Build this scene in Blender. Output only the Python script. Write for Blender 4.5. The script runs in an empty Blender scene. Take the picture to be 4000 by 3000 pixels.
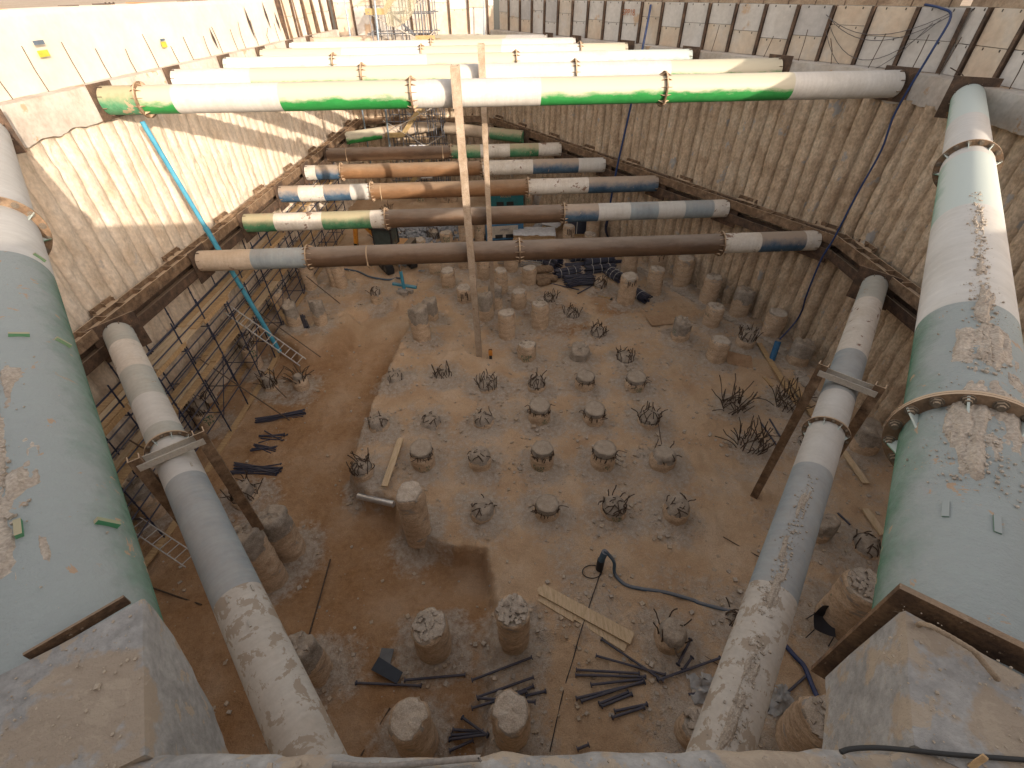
import bpy, math, random
import numpy as np
from mathutils import Vector, Matrix
random.seed(7); RNG=np.random.default_rng(7)
S=bpy.context.scene; COL=S.collection
# ------------------------------------------------------------------ survey camera (photo pixel -> real point on a known level)
F=1836.72; PIT=math.radians(40.1894); ROL=math.radians(-.7214); H=12.0
_cp,_sp=math.cos(PIT),math.sin(PIT)
FW=np.array([0,_cp,-_sp]); RT=np.array([1.,0,0]); UP=np.array([0,_sp,_cp])
_c,_s=math.cos(ROL),math.sin(ROL); RT,UP=_c*RT+_s*UP,-_s*RT+_c*UP
CAM=np.array([0,0,H])
def ray(x,y): return FW*F+RT*(x-2000)-UP*(y-1500)
def G(q,z=0.):
    v=ray(*q); return CAM+v*((z-H)/v[2])
def P(X):
    X=np.asarray(X,float)-CAM; z=X@FW; return np.array([2000+F*(X@RT)/z,1500-F*(X@UP)/z])
_O={1:(0,0),2:(1200,0),3:(2600,0),4:(0,900),5:(1300,900),6:(2600,900),7:(0,2000),8:(1300,2000),9:(2600,2000)}
def c(n,x,y):
    if n==10: return (1300+x*.3316,800+y*.3316)
    if n==11: return (1900+x*.3617,750+y*.3617)
    if n==12: return (1900+x*.3165,500+y*.3165)
    o=_O[n]; return (o[0]+x*.6329,o[1]+y*.6329)
def D(x,y): return (x*1.8083,y*1.8083)
# ------------------------------------------------------------------ value noise
_T=RNG.random((256,256))
def vn(x,y):
    x=np.asarray(x,float);y=np.asarray(y,float)
    xi=np.floor(x).astype(int);yi=np.floor(y).astype(int);fx=x-xi;fy=y-yi
    fx=fx*fx*(3-2*fx);fy=fy*fy*(3-2*fy)
    a=_T[xi%256,yi%256];b=_T[(xi+1)%256,yi%256];d=_T[xi%256,(yi+1)%256];e=_T[(xi+1)%256,(yi+1)%256]
    return (a*(1-fx)+b*fx)*(1-fy)+(d*(1-fx)+e*fx)*fy
def fbm(x,y,o=4):
    r=0;a=.5
    for i in range(o): r=r+a*(vn(x+i*17.3,y+i*9.1)-.5);x=x*2.03;y=y*2.03;a*=.5
    return r*2
def f1(a,b,o=4):return float(fbm(a,b,o))
def sst(a,b,x):
    t=np.clip((x-a)/(b-a),0,1);return t*t*(3-2*t)
# ------------------------------------------------------------------ materials
MATS={}
def newmat(name):
    m=bpy.data.materials.new(name);m.use_nodes=True;nt=m.node_tree;nt.nodes.clear()
    o=nt.nodes.new('ShaderNodeOutputMaterial');b=nt.nodes.new('ShaderNodeBsdfPrincipled')
    nt.links.new(b.outputs[0],o.inputs[0]);return m,nt,b
class NT:
    def __init__(s,nt):s.nt=nt
    def n(s,t,**k):
        x=s.nt.nodes.new(t)
        for a,v in k.items():setattr(x,a,v)
        return x
    def l(s,a,b):s.nt.links.new(a,b)
    def noise(s,scale,detail=4,rough=.6,vec=None,dist=0):
        x=s.n('ShaderNodeTexNoise');x.inputs['Scale'].default_value=scale;x.inputs['Detail'].default_value=detail
        x.inputs['Roughness'].default_value=rough;x.inputs['Distortion'].default_value=dist
        if vec is not None:s.l(vec,x.inputs['Vector'])
        return x.outputs['Fac']
    def ramp(s,fac,stops):
        x=s.n('ShaderNodeValToRGB');cr=x.color_ramp
        while len(cr.elements)<len(stops):cr.elements.new(.5)
        for e,(p,col) in zip(cr.elements,stops):
            e.position=p;e.color=(*col,1) if not isinstance(col,(int,float)) else (col,col,col,1)
        s.l(fac,x.inputs[0]);return x.outputs[0]
    def mix(s,fac,a,b,mode='MIX'):
        x=s.n('ShaderNodeMix',data_type='RGBA',blend_type=mode)
        if isinstance(fac,(int,float)):x.inputs[0].default_value=fac
        else:s.l(fac,x.inputs[0])
        for i,v in ((6,a),(7,b)):
            if isinstance(v,tuple):x.inputs[i].default_value=(*v,1)
            else:s.l(v,x.inputs[i])
        return x.outputs[2]
    def math(s,op,a,b=0.):
        x=s.n('ShaderNodeMath',operation=op)
        for i,v in ((0,a),(1,b)):
            if isinstance(v,(int,float)):x.inputs[i].default_value=v
            else:s.l(v,x.inputs[i])
        return x.outputs[0]
    def mapr(s,v,a,b,c_=0.,d=1.):
        x=s.n('ShaderNodeMapRange');s.l(v,x.inputs[0])
        for i,k in enumerate((a,b,c_,d)):x.inputs[i+1].default_value=k
        return x.outputs[0]
    def bump(s,h,strength,dist,bsdf,chain=None):
        x=s.n('ShaderNodeBump');x.inputs['Strength'].default_value=strength;x.inputs['Distance'].default_value=dist
        s.l(h,x.inputs['Height'])
        if chain is not None:s.l(chain,x.inputs['Normal'])
        s.l(x.outputs[0],bsdf.inputs['Normal']);return x.outputs[0]
    def coord(s,scale=(1,1,1)):
        t=s.n('ShaderNodeTexCoord');m=s.n('ShaderNodeMapping');m.inputs['Scale'].default_value=scale
        s.l(t.outputs['Object'],m.inputs[0]);return m.outputs[0]
DUST=(.50,.37,.25)
def surf(name,cols,scale=3.,rough=.85,bump=.3,bdist=.02,bscale=None,stretch=(1,1,1),dust=0,flake=None,spots=None,metal=0,lines=0,fine=.25,spec=.3,dlo=.25,dhi=.95,film=None,uv=False,streak=0):
    """general weathered surface. dust: settled on upward faces; flake=(colour,amount); spots=(colour,scale,amount)"""
    if name in MATS:return MATS[name]
    m,nt,b=newmat(name);k=NT(nt);v=k.coord(stretch)
    if uv:
        t_=k.n('ShaderNodeTexCoord');mp=k.n('ShaderNodeMapping');mp.inputs['Scale'].default_value=stretch;oi=k.n('ShaderNodeObjectInfo');cb=k.n('ShaderNodeCombineXYZ')
        k.l(k.math('MULTIPLY',oi.outputs['Random'],40.),cb.inputs[2]);k.l(t_.outputs['UV'],mp.inputs[0]);k.l(cb.outputs[0],mp.inputs['Location']);v=mp.outputs[0]
    n1=k.noise(scale,6,.62,v)
    st=[(.3+.4*i/(len(cols)-1),x) for i,x in enumerate(cols)]
    col=k.ramp(n1,st)
    n2=k.noise(scale*9,4,.6,v)
    g=k.mapr(n2,.3,.7,1-fine,1+fine*.6)
    cc=k.n('ShaderNodeCombineColor');[k.l(g,cc.inputs[i]) for i in range(3)]
    col=k.mix(1.,col,cc.outputs[0],'MULTIPLY')
    if streak:
        mp=k.n('ShaderNodeMapping');mp.inputs['Scale'].default_value=(9,.7,1) if uv else (3.2,3.2,.22);k.l(v,mp.inputs[0])
        sn=k.noise(1.3,5,.7,mp.outputs[0]);g2=k.mapr(sn,.3,.7,1-streak,1+streak*.5);c2=k.n('ShaderNodeCombineColor');[k.l(g2,c2.inputs[i]) for i in range(3)]
        col=k.mix(1.,col,c2.outputs[0],'MULTIPLY')
        if uv:
            mp=k.n('ShaderNodeMapping');mp.inputs['Scale'].default_value=(16,1.1,1);k.l(v,mp.inputs[0])
            s2=k.noise(1.6,6,.75,mp.outputs[0]);col=k.mix(k.mapr(s2,.64,.72,0,.55),col,(.24,.15,.09))
    if spots:
        s_=k.noise(spots[1],5,.65,v);a=k.mapr(s_,spots[2],spots[2]+.05);col=k.mix(a,col,spots[0])
    if dust:
        ge=k.n('ShaderNodeNewGeometry');sp=k.n('ShaderNodeSeparateXYZ');k.l(ge.outputs['Normal'],sp.inputs[0])
        dn=k.noise(3.5,5,.65,v);z=k.math('ADD',sp.outputs[2],k.mapr(dn,.2,.8,-.35,.35))
        a=k.mapr(z,dlo,dhi,0,dust);col=k.mix(a,col,film or DUST)
    if flake:
        f_=k.noise(flake[2] if len(flake)>2 else 2.2,8,.68,v,.4);a=k.mapr(f_,flake[1],flake[1]+.015,0,.9);col=k.mix(a,col,flake[0])
    k.l(col,b.inputs['Base Color']);b.inputs['Roughness'].default_value=rough;b.inputs['Metallic'].default_value=metal
    b.inputs['Specular IOR Level'].default_value=spec
    if bump:
        h=k.noise(bscale or scale*5,6,.65,v);k.bump(h,bump,bdist,b)
    MATS[name]=m;return m
soil=lambda:surf('pile_skin_soil',[(.40,.285,.19),(.58,.43,.30),(.66,.52,.38)],2.2,.95,.7,.04,9,(1,1,2.6),spots=((.34,.31,.28),1.4,.58),fine=.35)  # albedo raised: soft fill light on the upright stub sides, put into colour
conc_grey=lambda:surf('broken_concrete',[(.25,.215,.18),(.37,.325,.275),(.47,.415,.355)],5,.95,.9,.05,14,dust=.4,fine=.35)
wallm=lambda:surf('secant_wall_soil',[(.47,.345,.235),(.62,.48,.34),(.70,.575,.43)],1.0,.95,.9,.06,7,(1.4,1.4,1.),spots=((.40,.385,.37),1.5,.615),fine=.32,streak=.22)  # wall tone brightened to make up for weak skylight in the shade
walll=lambda:surf('secant_wall_sun_lightened',[(.58,.455,.33),(.70,.585,.46),(.75,.655,.545)],1.0,.95,.6,.04,7,(1.4,1.4,1.),spots=((.50,.44,.38),1.5,.65),fine=.2,streak=.15)  # base colour lightened so the sunlit left wall goes nearly white
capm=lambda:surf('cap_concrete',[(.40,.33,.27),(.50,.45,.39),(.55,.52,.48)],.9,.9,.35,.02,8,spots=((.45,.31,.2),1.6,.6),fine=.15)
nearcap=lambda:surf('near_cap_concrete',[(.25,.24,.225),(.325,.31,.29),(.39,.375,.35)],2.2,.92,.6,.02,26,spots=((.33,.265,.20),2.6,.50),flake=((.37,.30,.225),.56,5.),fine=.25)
panelm=[lambda:surf('panel_grey',[(.50,.455,.41),(.58,.545,.50),(.63,.60,.56)],.8,.9,.2,.01,10,spots=((.50,.37,.26),.7,.60),fine=.1),
        lambda:surf('panel_grey_dark',[(.42,.395,.37),(.50,.475,.45),(.54,.52,.495)],.8,.9,.2,.01,10,fine=.1),
        lambda:surf('panel_tan',[(.54,.41,.30),(.60,.50,.39),(.58,.54,.49)],.6,.9,.2,.01,10,fine=.12)]
rustm=lambda:surf('rusty_steel',[(.09,.06,.04),(.18,.115,.07),(.28,.18,.11)],4,.8,.4,.01,20,dust=1.,fine=.3,dlo=0.,dhi=.6)
rustd=lambda:surf('dark_rusty_steel',[(.05,.035,.028),(.10,.065,.045),(.18,.11,.07)],4,.8,.4,.01,20,dust=.5,fine=.3,flake=((.30,.16,.07),.68))
postm=lambda:surf('dusty_post_steel',[(.30,.22,.15),(.40,.31,.23),(.47,.38,.29)],4,.85,.4,.01,24,spots=((.20,.11,.06),6,.63),fine=.25)
rebarm=lambda:surf('rebar_steel',[(.045,.032,.024),(.09,.062,.044),(.14,.095,.065)],14,.85,0,fine=.2)
bluem=lambda:surf('blue_black_tube',[(.010,.017,.042),(.016,.027,.065),(.024,.038,.085)],10,.5,0,fine=.3,dust=.12,spec=.5)
woodm=lambda:surf('plank_wood',[(.36,.22,.11),(.50,.33,.17),(.58,.40,.22)],3,.8,.2,.005,20,(1,6,1),fine=.25,spots=((.30,.16,.07),7,.68))
woodx=lambda:surf('plank_wood_pale',[(.45,.32,.19),(.58,.43,.27),(.65,.50,.34)],3,.8,.2,.005,20,(6,1,1),fine=.2,spots=((.30,.18,.09),9,.68))
plym=lambda:surf('plywood_sheet',[(.34,.21,.12),(.42,.27,.16),(.47,.32,.2)],3,.8,.1,.005,20,fine=.2,spots=((.2,.12,.07),5,.7))
def paint(name):
    flk=(.20,.11,.07)
    return {
    'white':lambda:surf('paint_white',[(.49,.465,.425),(.55,.53,.495),(.60,.585,.555)],1.5,.6,.1,.004,12,spots=((.46,.37,.28),7,.68),dust=.35,film=(.50,.46,.40),fine=.06,uv=True,streak=.10),  # white greyed down to hold back the direct sun's glare on the tubes
    'whitef':lambda:surf('paint_white_flaked',[(.55,.50,.43),(.64,.60,.54),(.70,.67,.62)],1.5,.7,.3,.006,12,dust=.3,fine=.1,flake=(flk,.60),uv=True,streak=.10),
    'green':lambda:surf('paint_green',[(.02,.20,.045),(.03,.25,.06),(.045,.28,.075)],1.5,.5,.1,.004,12,(.4,1,1),dust=.95,fine=.12,dlo=-.25,dhi=.08,film=(.50,.45,.35),spots=((.50,.45,.33),6,.70),uv=True,streak=.10),
    'greenf':lambda:surf('paint_green_flaked',[(.04,.17,.08),(.07,.24,.12),(.14,.30,.17)],1.5,.7,.3,.006,12,dust=.7,fine=.15,flake=((.42,.30,.2),.61),dlo=-.1,dhi=.6,uv=True,streak=.10),
    'blue':lambda:surf('paint_blue',[(.035,.075,.13),(.06,.115,.185),(.11,.165,.22)],1.5,.65,.2,.006,12,dust=.7,fine=.15,flake=((.45,.35,.26),.64),dlo=-.1,dhi=.75,uv=True,streak=.10),
    'grey':lambda:surf('paint_blue_grey',[(.25,.29,.31),(.30,.345,.37),(.34,.385,.40)],1.2,.75,.15,.004,12,dust=.25,fine=.06,spots=((.16,.13,.11),8,.71),uv=True,streak=.10),
    'greyg':lambda:surf('paint_grey_green',[(.33,.36,.34),(.40,.43,.41),(.46,.47,.44)],1.4,.75,.15,.004,12,dust=.3,fine=.08,flake=((.36,.25,.17),.62),uv=True,streak=.10),
    'cream':lambda:surf('paint_cream_flaked',[(.46,.42,.37),(.54,.51,.46),(.58,.56,.51)],1.6,.8,.3,.006,14,dust=.2,fine=.08,flake=((.36,.29,.22),.53,3.2),uv=True,streak=.10),
    'brown':lambda:surf('tube_rusty_brown',[(.085,.052,.034),(.125,.075,.045),(.18,.10,.055)],1.3,.6,.15,.004,14,(.3,1,1),dust=.6,fine=.12,dlo=.2,dhi=1.15,film=(.33,.28,.235),uv=True,streak=.10),
    'teal':lambda:surf('paint_worn_teal',[(.04,.13,.075),(.07,.18,.11),(.13,.25,.18)],2.4,.8,1.,.012,16,(1,1,1),dust=.86,fine=.24,flake=((.40,.27,.17),.625,5.),spots=((.20,.15,.11),3.1,.66),dlo=-.26,dhi=.66,film=(.335,.35,.345),uv=True,streak=.2),
    'palegreen':lambda:surf('paint_pale_green',[(.05,.22,.12),(.08,.27,.15),(.14,.32,.2)],1.3,.65,.2,.004,12,dust=.95,fine=.07,dlo=-.45,dhi=.35,film=(.50,.545,.51),uv=True,streak=.10),
    'orange':lambda:surf('tube_orange_brown',[(.15,.085,.045),(.22,.115,.055),(.28,.15,.07)],1.3,.6,.15,.004,14,(.3,1,1),dust=.6,fine=.12,dlo=.2,dhi=1.15,film=(.36,.28,.20),uv=True,streak=.10),  # more orange version of the brown tube colour, used on the third and fourth lower struts
    'tan':lambda:surf('paint_dusty_tan',[(.44,.34,.25),(.53,.43,.33),(.60,.51,.41)],1.4,.8,.2,.005,12,dust=.4,fine=.1,flake=((.25,.17,.12),.66),uv=True,streak=.10),
    }[name]()
def plain(name,col,rough=.6,metal=0,alpha=1,spec=.4):
    if name in MATS:return MATS[name]
    m,nt,b=newmat(name);k=NT(nt)
    n=k.noise(6,4,.6,k.coord());g=k.mapr(n,.3,.7,.8,1.12)
    cc=k.n('ShaderNodeCombineColor');[k.l(g,cc.inputs[i]) for i in range(3)]
    k.l(k.mix(1.,col,cc.outputs[0],'MULTIPLY'),b.inputs['Base Color'])
    b.inputs['Roughness'].default_value=rough;b.inputs['Metallic'].default_value=metal;b.inputs['Specular IOR Level'].default_value=spec
    b.inputs['Alpha'].default_value=alpha;MATS[name]=m;return m
# ------------------------------------------------------------------ mesh builder
WLOC={}
class MB:
    def __init__(s):s.V=[];s.F=[];s.M=[];s.uv=None
    def add(s,v,f,m=0):
        o=len(s.V);s.V+=[tuple(map(float,x)) for x in v];s.F+=[tuple(i+o for i in q) for q in f]
        s.M+=([m]*len(f) if isinstance(m,int) else list(m));return s
    def box(s,ce,si,R=None,m=0):
        ce=np.array(ce,float);h=np.array(si,float)/2
        v=np.array([[x,y,z] for x in(-1,1) for y in(-1,1) for z in(-1,1)])*h
        if R is not None:v=v@np.array(R).T
        s.add(v+ce,[(0,1,3,2),(4,6,7,5),(0,4,5,1),(2,3,7,6),(0,2,6,4),(1,5,7,3)],m);return s
    def bar(s,p0,p1,w,h,up=(0,0,1),m=0,jit=0):
        p0=np.array(p0,float);p1=np.array(p1,float);d=p1-p0;L=np.linalg.norm(d);d/=L
        sd=np.cross(d,up)
        if np.linalg.norm(sd)<1e-4:sd=np.cross(d,(1,0,0))
        sd/=np.linalg.norm(sd);u=np.cross(sd,d)
        s.box((p0+p1)/2,(L,w,h),np.array([d,sd,u]).T,m);return s
    def hbeam(s,p0,p1,w,h,t=.025,up=(0,0,1),m=0):
        """I section, web in the 'up' direction, flanges of width w at +-h/2"""
        p0=np.array(p0,float);p1=np.array(p1,float);d=(p1-p0)/np.linalg.norm(p1-p0)
        sd=np.cross(d,up);sd/=np.linalg.norm(sd);u=np.cross(sd,d)
        for k in(-1,1):s.bar(p0+u*k*(h/2-t/2),p1+u*k*(h/2-t/2),w,t,u,m)
        s.bar(p0,p1,t,h-2*t,u,m);return s
    def chan(s,p0,p1,w,h,t=.025,up=(0,0,1),m=0):
        p0=np.array(p0,float);p1=np.array(p1,float);d=(p1-p0)/np.linalg.norm(p1-p0)
        sd=np.cross(d,up);sd/=np.linalg.norm(sd);u=np.cross(sd,d)
        for k in(-1,1):s.bar(p0+sd*k*(w/2-t/2),p1+sd*k*(w/2-t/2),t,h,u,m)
        s.bar(p0-u*(h/2-t/2),p1-u*(h/2-t/2),w-2*t,t,u,m);return s
    def tube(s,pts,r,n=6,m=0,cap=True):
        pts=[np.array(p,float) for p in pts];k=len(pts);rr=r if isinstance(r,(list,tuple)) else [r]*k
        V=[];F=[];pu=None
        for i,p in enumerate(pts):
            d=pts[min(i+1,k-1)]-pts[max(i-1,0)];d=d/(np.linalg.norm(d)+1e-9)
            if pu is None:pu=np.cross(d,(0,0,1)) if abs(d[2])<.9 else np.cross(d,(1,0,0))
            a=pu-d*(pu@d);a/=np.linalg.norm(a)+1e-9;pu=a;b=np.cross(d,a)
            for j in range(n):
                t=2*math.pi*j/n;V.append(p+(a*math.cos(t)+b*math.sin(t))*rr[i])
        for i in range(k-1):
            for j in range(n):F.append((i*n+j,i*n+(j+1)%n,(i+1)*n+(j+1)%n,(i+1)*n+j))
        if cap:F+=[tuple(range(n))[::-1],tuple((k-1)*n+j for j in range(n))]
        s.add(V,F,m);return s
    def rock(s,p,r,m=0):
        v=RNG.normal(size=(8,3));B=np.array([[x,y,z] for x in(-1,1) for y in(-1,1) for z in(-1,1)],float)
        B=B*(.55+.45*RNG.random((8,3)))*r*np.array([1,.85,.6]);a=RNG.random()*6.3;ca,sa=math.cos(a),math.sin(a)
        B=B@np.array([[ca,sa,0],[-sa,ca,0],[0,0,1]]);s.add(B+np.array(p),[(0,1,3,2),(4,6,7,5),(0,4,5,1),(2,3,7,6),(0,2,6,4),(1,5,7,3)],m);return s
    def build(s,name,mats,parent=None,smooth=False):
        if not isinstance(mats,(list,tuple)):mats=[mats]
        me=bpy.data.meshes.new(name);V=np.array(s.V,float)
        off=np.zeros(3) if getattr(s,'raw',0) else (np.array(WLOC.get(parent.name,(0,0,0))) if parent else V.mean(0)*[1,1,0]+[0,0,V[:,2].min()])
        me.from_pydata((V-off).tolist(),[],s.F);
        for x in mats:me.materials.append(x)
        me.polygons.foreach_set('material_index',s.M)
        if smooth:me.polygons.foreach_set('use_smooth',[True]*len(s.F))
        if s.uv:
            ul=me.uv_layers.new(name='uv');ul.data.foreach_set('uv',[c_ for f_ in s.uv for p_ in f_ for c_ in p_])
        me.update();o=bpy.data.objects.new(name,me);COL.objects.link(o)
        if parent:o.parent=parent;WLOC[o.name]=tuple(off)
        else:o.location=off;WLOC[o.name]=tuple(off)
        if smooth=='auto':
            me.set_sharp_from_angle(angle=math.radians(40))
        return o
def tag(o,label=None,cat=None,group=None,kind=None):
    for k,v in(('label',label),('category',cat),('group',group),('kind',kind)):
        if v:o[k]=v
    return o
def thing(name,loc,label,cat,group=None):
    o=bpy.data.objects.new(name,None);COL.objects.link(o);o.location=loc;o.empty_display_size=.2
    WLOC[o.name]=tuple(map(float,loc));return tag(o,label,cat,group)
def part(mb,name,mats,parent,smooth='auto',label=None):
    o=mb.build(name,mats,parent,smooth)
    if label:o['label']=label
    return o
# ------------------------------------------------------------------ plan lines of the pit
def xl(y,o=0.):return -12.53+.037*y+o               # left cap face
KX,KY=12.62,16.76                                     # kink of the right wall
RD=np.array([-.5312,.8472]);RN=np.array([-.8472,-.5312])   # right wall direction / inward normal
FARY=38.9
def rpt(y,o=0.):  # point on far right wall at y, o = offset inward
    x=23.13-.627*y;return np.array([x,y])+RN*o
CAPT=9.97;CAPB=9.08;UZ=9.54;LZ=4.43;GZ=11.45
# ------------------------------------------------------------------ ground
_lowpts=[D(905,655),D(868,730),D(838,790),D(812,850),D(788,905),D(770,965),D(762,1020),D(790,1062),D(850,1075),D(868,1130),D(905,1165),D(980,1178),D(1050,1185),D(1064,1260),D(1062,1400),D(1058,1600)]
LOW=[G(p)[:2] for p in _lowpts]
LOW=np.array(LOW+[[-.6,.5],[-14,.5],[-14,18.2],[-9,19],[-6.2,20.5]])
_mp=[D(570,690),D(640,650),D(735,640),D(770,690),D(750,745),D(690,755),D(640,765),D(600,730)]
MOUND=np.array([G(p)[:2] for p in _mp])
def sdist(poly,x,y):
    x=np.asarray(x,float);y=np.asarray(y,float);d=np.full(x.shape,1e9);ins=np.zeros(x.shape,bool)
    n=len(poly)
    for i in range(n):
        a=poly[i];b=poly[(i+1)%n];e=b-a;t=np.clip(((x-a[0])*e[0]+(y-a[1])*e[1])/(e@e),0,1)
        d=np.minimum(d,(x-a[0]-t*e[0])**2+(y-a[1]-t*e[1])**2)
        cnd=((a[1]>y)!=(b[1]>y));ins^=cnd&(x<(b[0]-a[0])*(y-a[1])/(b[1]-a[1]+1e-12)+a[0])
    d=np.sqrt(d);return np.where(ins,d,-d)
SK=[]   # pile skirts
def ground_h(x,y,skirt=True):
    x=np.asarray(x,float);y=np.asarray(y,float)
    n=fbm(x*.9,y*.9,4)
    lo=sst(-.08,.14,sdist(LOW,x,y)+.16*n+.13*fbm(x*3.3,y*3.3,4))*(1-.75*sst(14.5,19.5,y)*sst(-9.5,-5,x))
    mo=sst(-.25,.25,sdist(MOUND,x,y)+.15*n)
    h=-.78*lo*(1-mo)*(1-.72*sst(7.0,4.6,y))+.06*n+.03*mo
    h=h+.05*sst(.2,1,fbm(x*3.1,y*3.1,3)+.4)*1
    h=h-.25*sst(8.2,12,x+.627*np.maximum(y-16.7,0))*sst(9,5,y)
    if skirt:
        for (a,b,r) in SK:
            d=np.hypot(x-a,y-b)-r;h=h+.10*np.exp(-np.clip(d,0,9)/.16)*(d<.9)
    return h
def gh(x,y):return float(ground_h(np.array([x]),np.array([y]),False)[0])
def GG(q,dz=0.):
    z=0.
    for i in range(4):
        g=G(q,z+dz);z=gh(g[0],g[1])
    g=G(q,z+dz);return g
# ------------------------------------------------------------------ piles
PILES=[]
def pile(top,base,w,kind,label,z0=None,wide=None,mark=None,lean=None):
    """top/base pixels in the photo: base is where the front of the stub meets the ground"""
    g=GG(base) if z0 is None else G(base,z0);dep=(g-CAM)@FW;r=wide or min(.44,max(.30,w*.5*dep/F))
    v=ray(*base);hv=v[:2]/np.hypot(*v[:2]);a=g[:2]+hv*r*.95
    zz=np.linspace(.05,5,500);pz=[P([a[0],a[1],g[2]+z])[1] for z in zz];k=int(np.argmin(abs(np.array(pz)-top[1])));h=zz[k]
    e=P([a[0],a[1],g[2]+h])[0]-top[0];a[0]-=np.clip(e*.45,-40,40)*dep/F
    PILES.append((a[0],a[1],g[2],h,r,kind,label,mark));SK.append((a[0],a[1],r))
def C5(a,b,x,y,w,kind,label,**k):pile(c(5,a,b),c(5,x,y),w*.6329,kind,label,**k)
R6=['leftmost','second','third','fourth','fifth','rightmost']
rowA=[(190,1440,190,1560,135,'cage'),(550,1335,565,1500,145,'ring'),(905,1365,915,1505,140,'cagelow'),(1290,1335,1290,1505,145,'ring'),(1665,1335,1665,1500,150,'ring'),(2030,1360,2030,1500,155,'wire')]
dA=['with tall bent rebar on the plateau corner','with a smooth grey cap and green lettering','with split grey head and bent rebar','with rounded cap over a ring of rebar stubs','with a cross of wire on its grey cap','with loose rebar looped round its cap']
for i,t in enumerate(rowA):C5(*t,'%s stub in the leaning-plank row, %s'%(R6[i],dA[i]))
rowB=[(285,1160,285,1255,130,'cagelow'),(610,1150,610,1240,135,'cagelow'),(930,1140,935,1240,130,'cagelow'),(1275,1070,1275,1215,135,'ring'),(1610,1095,1605,1225,135,'ring'),(1950,1130,1940,1240,140,'cage')]
dB=['capped with flattened rebar','with rebar folded over a grey head','with a dense fringe of dark rebar','taller, round topped, rebar exposed at one side','with a pale broken head and rebar hanging right','with a pointed grey head and tall bent rebar']
for i,t in enumerate(rowB):C5(*t,'%s stub of the plateau middle row, %s'%(R6[i],dB[i]))
rowC=[(385,890,390,950,115,'cagelow'),(680,880,680,935,110,'cage'),(955,930,960,1015,120,'cage'),(1255,920,1260,1010,115,'cage'),(1555,890,1555,1000,120,'ringc'),(1865,895,1865,1005,125,'ringc')]
dC=['at the top of the scarp with matted rebar','low with upright bent rebar','with a stiff comb of rebar','with rebar leaning left over a grey core','with a flat pale cap ringed by dark rebar','with pale cap and green lettering low down']
for i,t in enumerate(rowC):C5(*t,'%s stub of the plateau far row, %s'%(R6[i],dC[i]))
for t in [
 (1195,695,1195,830,115,'flat','pale smooth stub with large green lettering, right of the orange tool'),
 (1525,710,1520,830,120,'broken','pale stub with a chipped shoulder, between the green-lettered stub and a rebar-topped stub'),
 (1805,765,1800,830,115,'cage','low rebar-topped stub, furthest right of the three in front of the plywood sheet'),
 (1640,610,1635,680,105,'cage','rebar-topped stub with tangled bars, on the dirt below the brown damp patch'),
 (1075,500,1075,690,105,'flat','tall tan stub with loose rubble on its top, right of the near steel king post'),
 (1280,445,1275,625,105,'flat','tall round tan stub left of the brown damp patch'),
 (1475,500,1475,555,95,'cage','short rebar-topped stub standing in the brown damp patch'),
 (945,380,945,575,90,'broken','tall grey-headed stub hidden partly behind the near king post'),
 (1003,330,1003,500,85,'broken','slender stub directly at the foot of the second king post'),
 (1145,370,1150,505,95,'flat','tan stub with small dark slots at its upper right, behind the tall round pair'),
 (1340,405,1340,450,90,'cage','short rebar-topped stub in front of the burlap sacks'),
 (812,345,815,465,95,'slots','flat-topped stub with a ring of dark slots below its rim'),
 (530,460,550,700,115,'broken','tallest stub at the left of the plateau with a shattered grey head'),
 (590,415,615,575,90,'broken','tall stub directly behind the shattered-headed one'),
 (710,240,715,370,85,'flat','tan stub with small green marks, in front of the digger'),
 (630,150,630,290,82,'flat','stub with green writing standing under the dark strut near the digger'),
 (265,360,275,465,70,'cagelow','small lone stub with splayed rebar, left of the blue T shaped pipes'),
 (1040,240,1040,405,80,'flat','slim tan stub behind the second king post'),
 (930,150,930,320,80,'flat','slim stub under the dark strut beside the king posts'),
 (1210,225,1215,350,90,'flat','squat tan stub left of the burlap sacks'),
 (1100,150,1100,270,85,'flat','tan stub under the dark strut in front of the lattice ladders'),
 (1650,315,1645,380,85,'cage','brown stub with splayed rusty rebar among the tube bundles'),
 (1825,275,1810,475,105,'slots','tall tan stub with four long dark slots, beside the tube bundles'),
 (1995,230,1980,415,92,'flat','tall tan stub with a clean round top, right of the slotted one'),
 (2165,165,2150,365,98,'flat','tall tan stub with a ribbed side, near the right wall'),
 (1835,120,1825,285,98,'flat','ribbed stub half hidden behind the dark strut near the right wall'),
 (2010,105,1990,255,95,'slots','stub with dark slots rising behind the dark strut, next to the right wall'),
 (2155,545,2140,700,108,'broken','leaning grey-headed stub with green writing, beside the plywood sheet'),
 (45,150,25,375,80,'flat','tall stub wrapped with wire, at the far end of the left scaffold'),
 (810,150,815,250,80,'flat','stub under the dark strut behind the flat-topped slotted stub'),
 ]:C5(*t)
def C4(a,b,x,y,w,kind,label,**k):pile(c(4,a,b),c(4,x,y),w*.6329,kind,label,**k)
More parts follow.
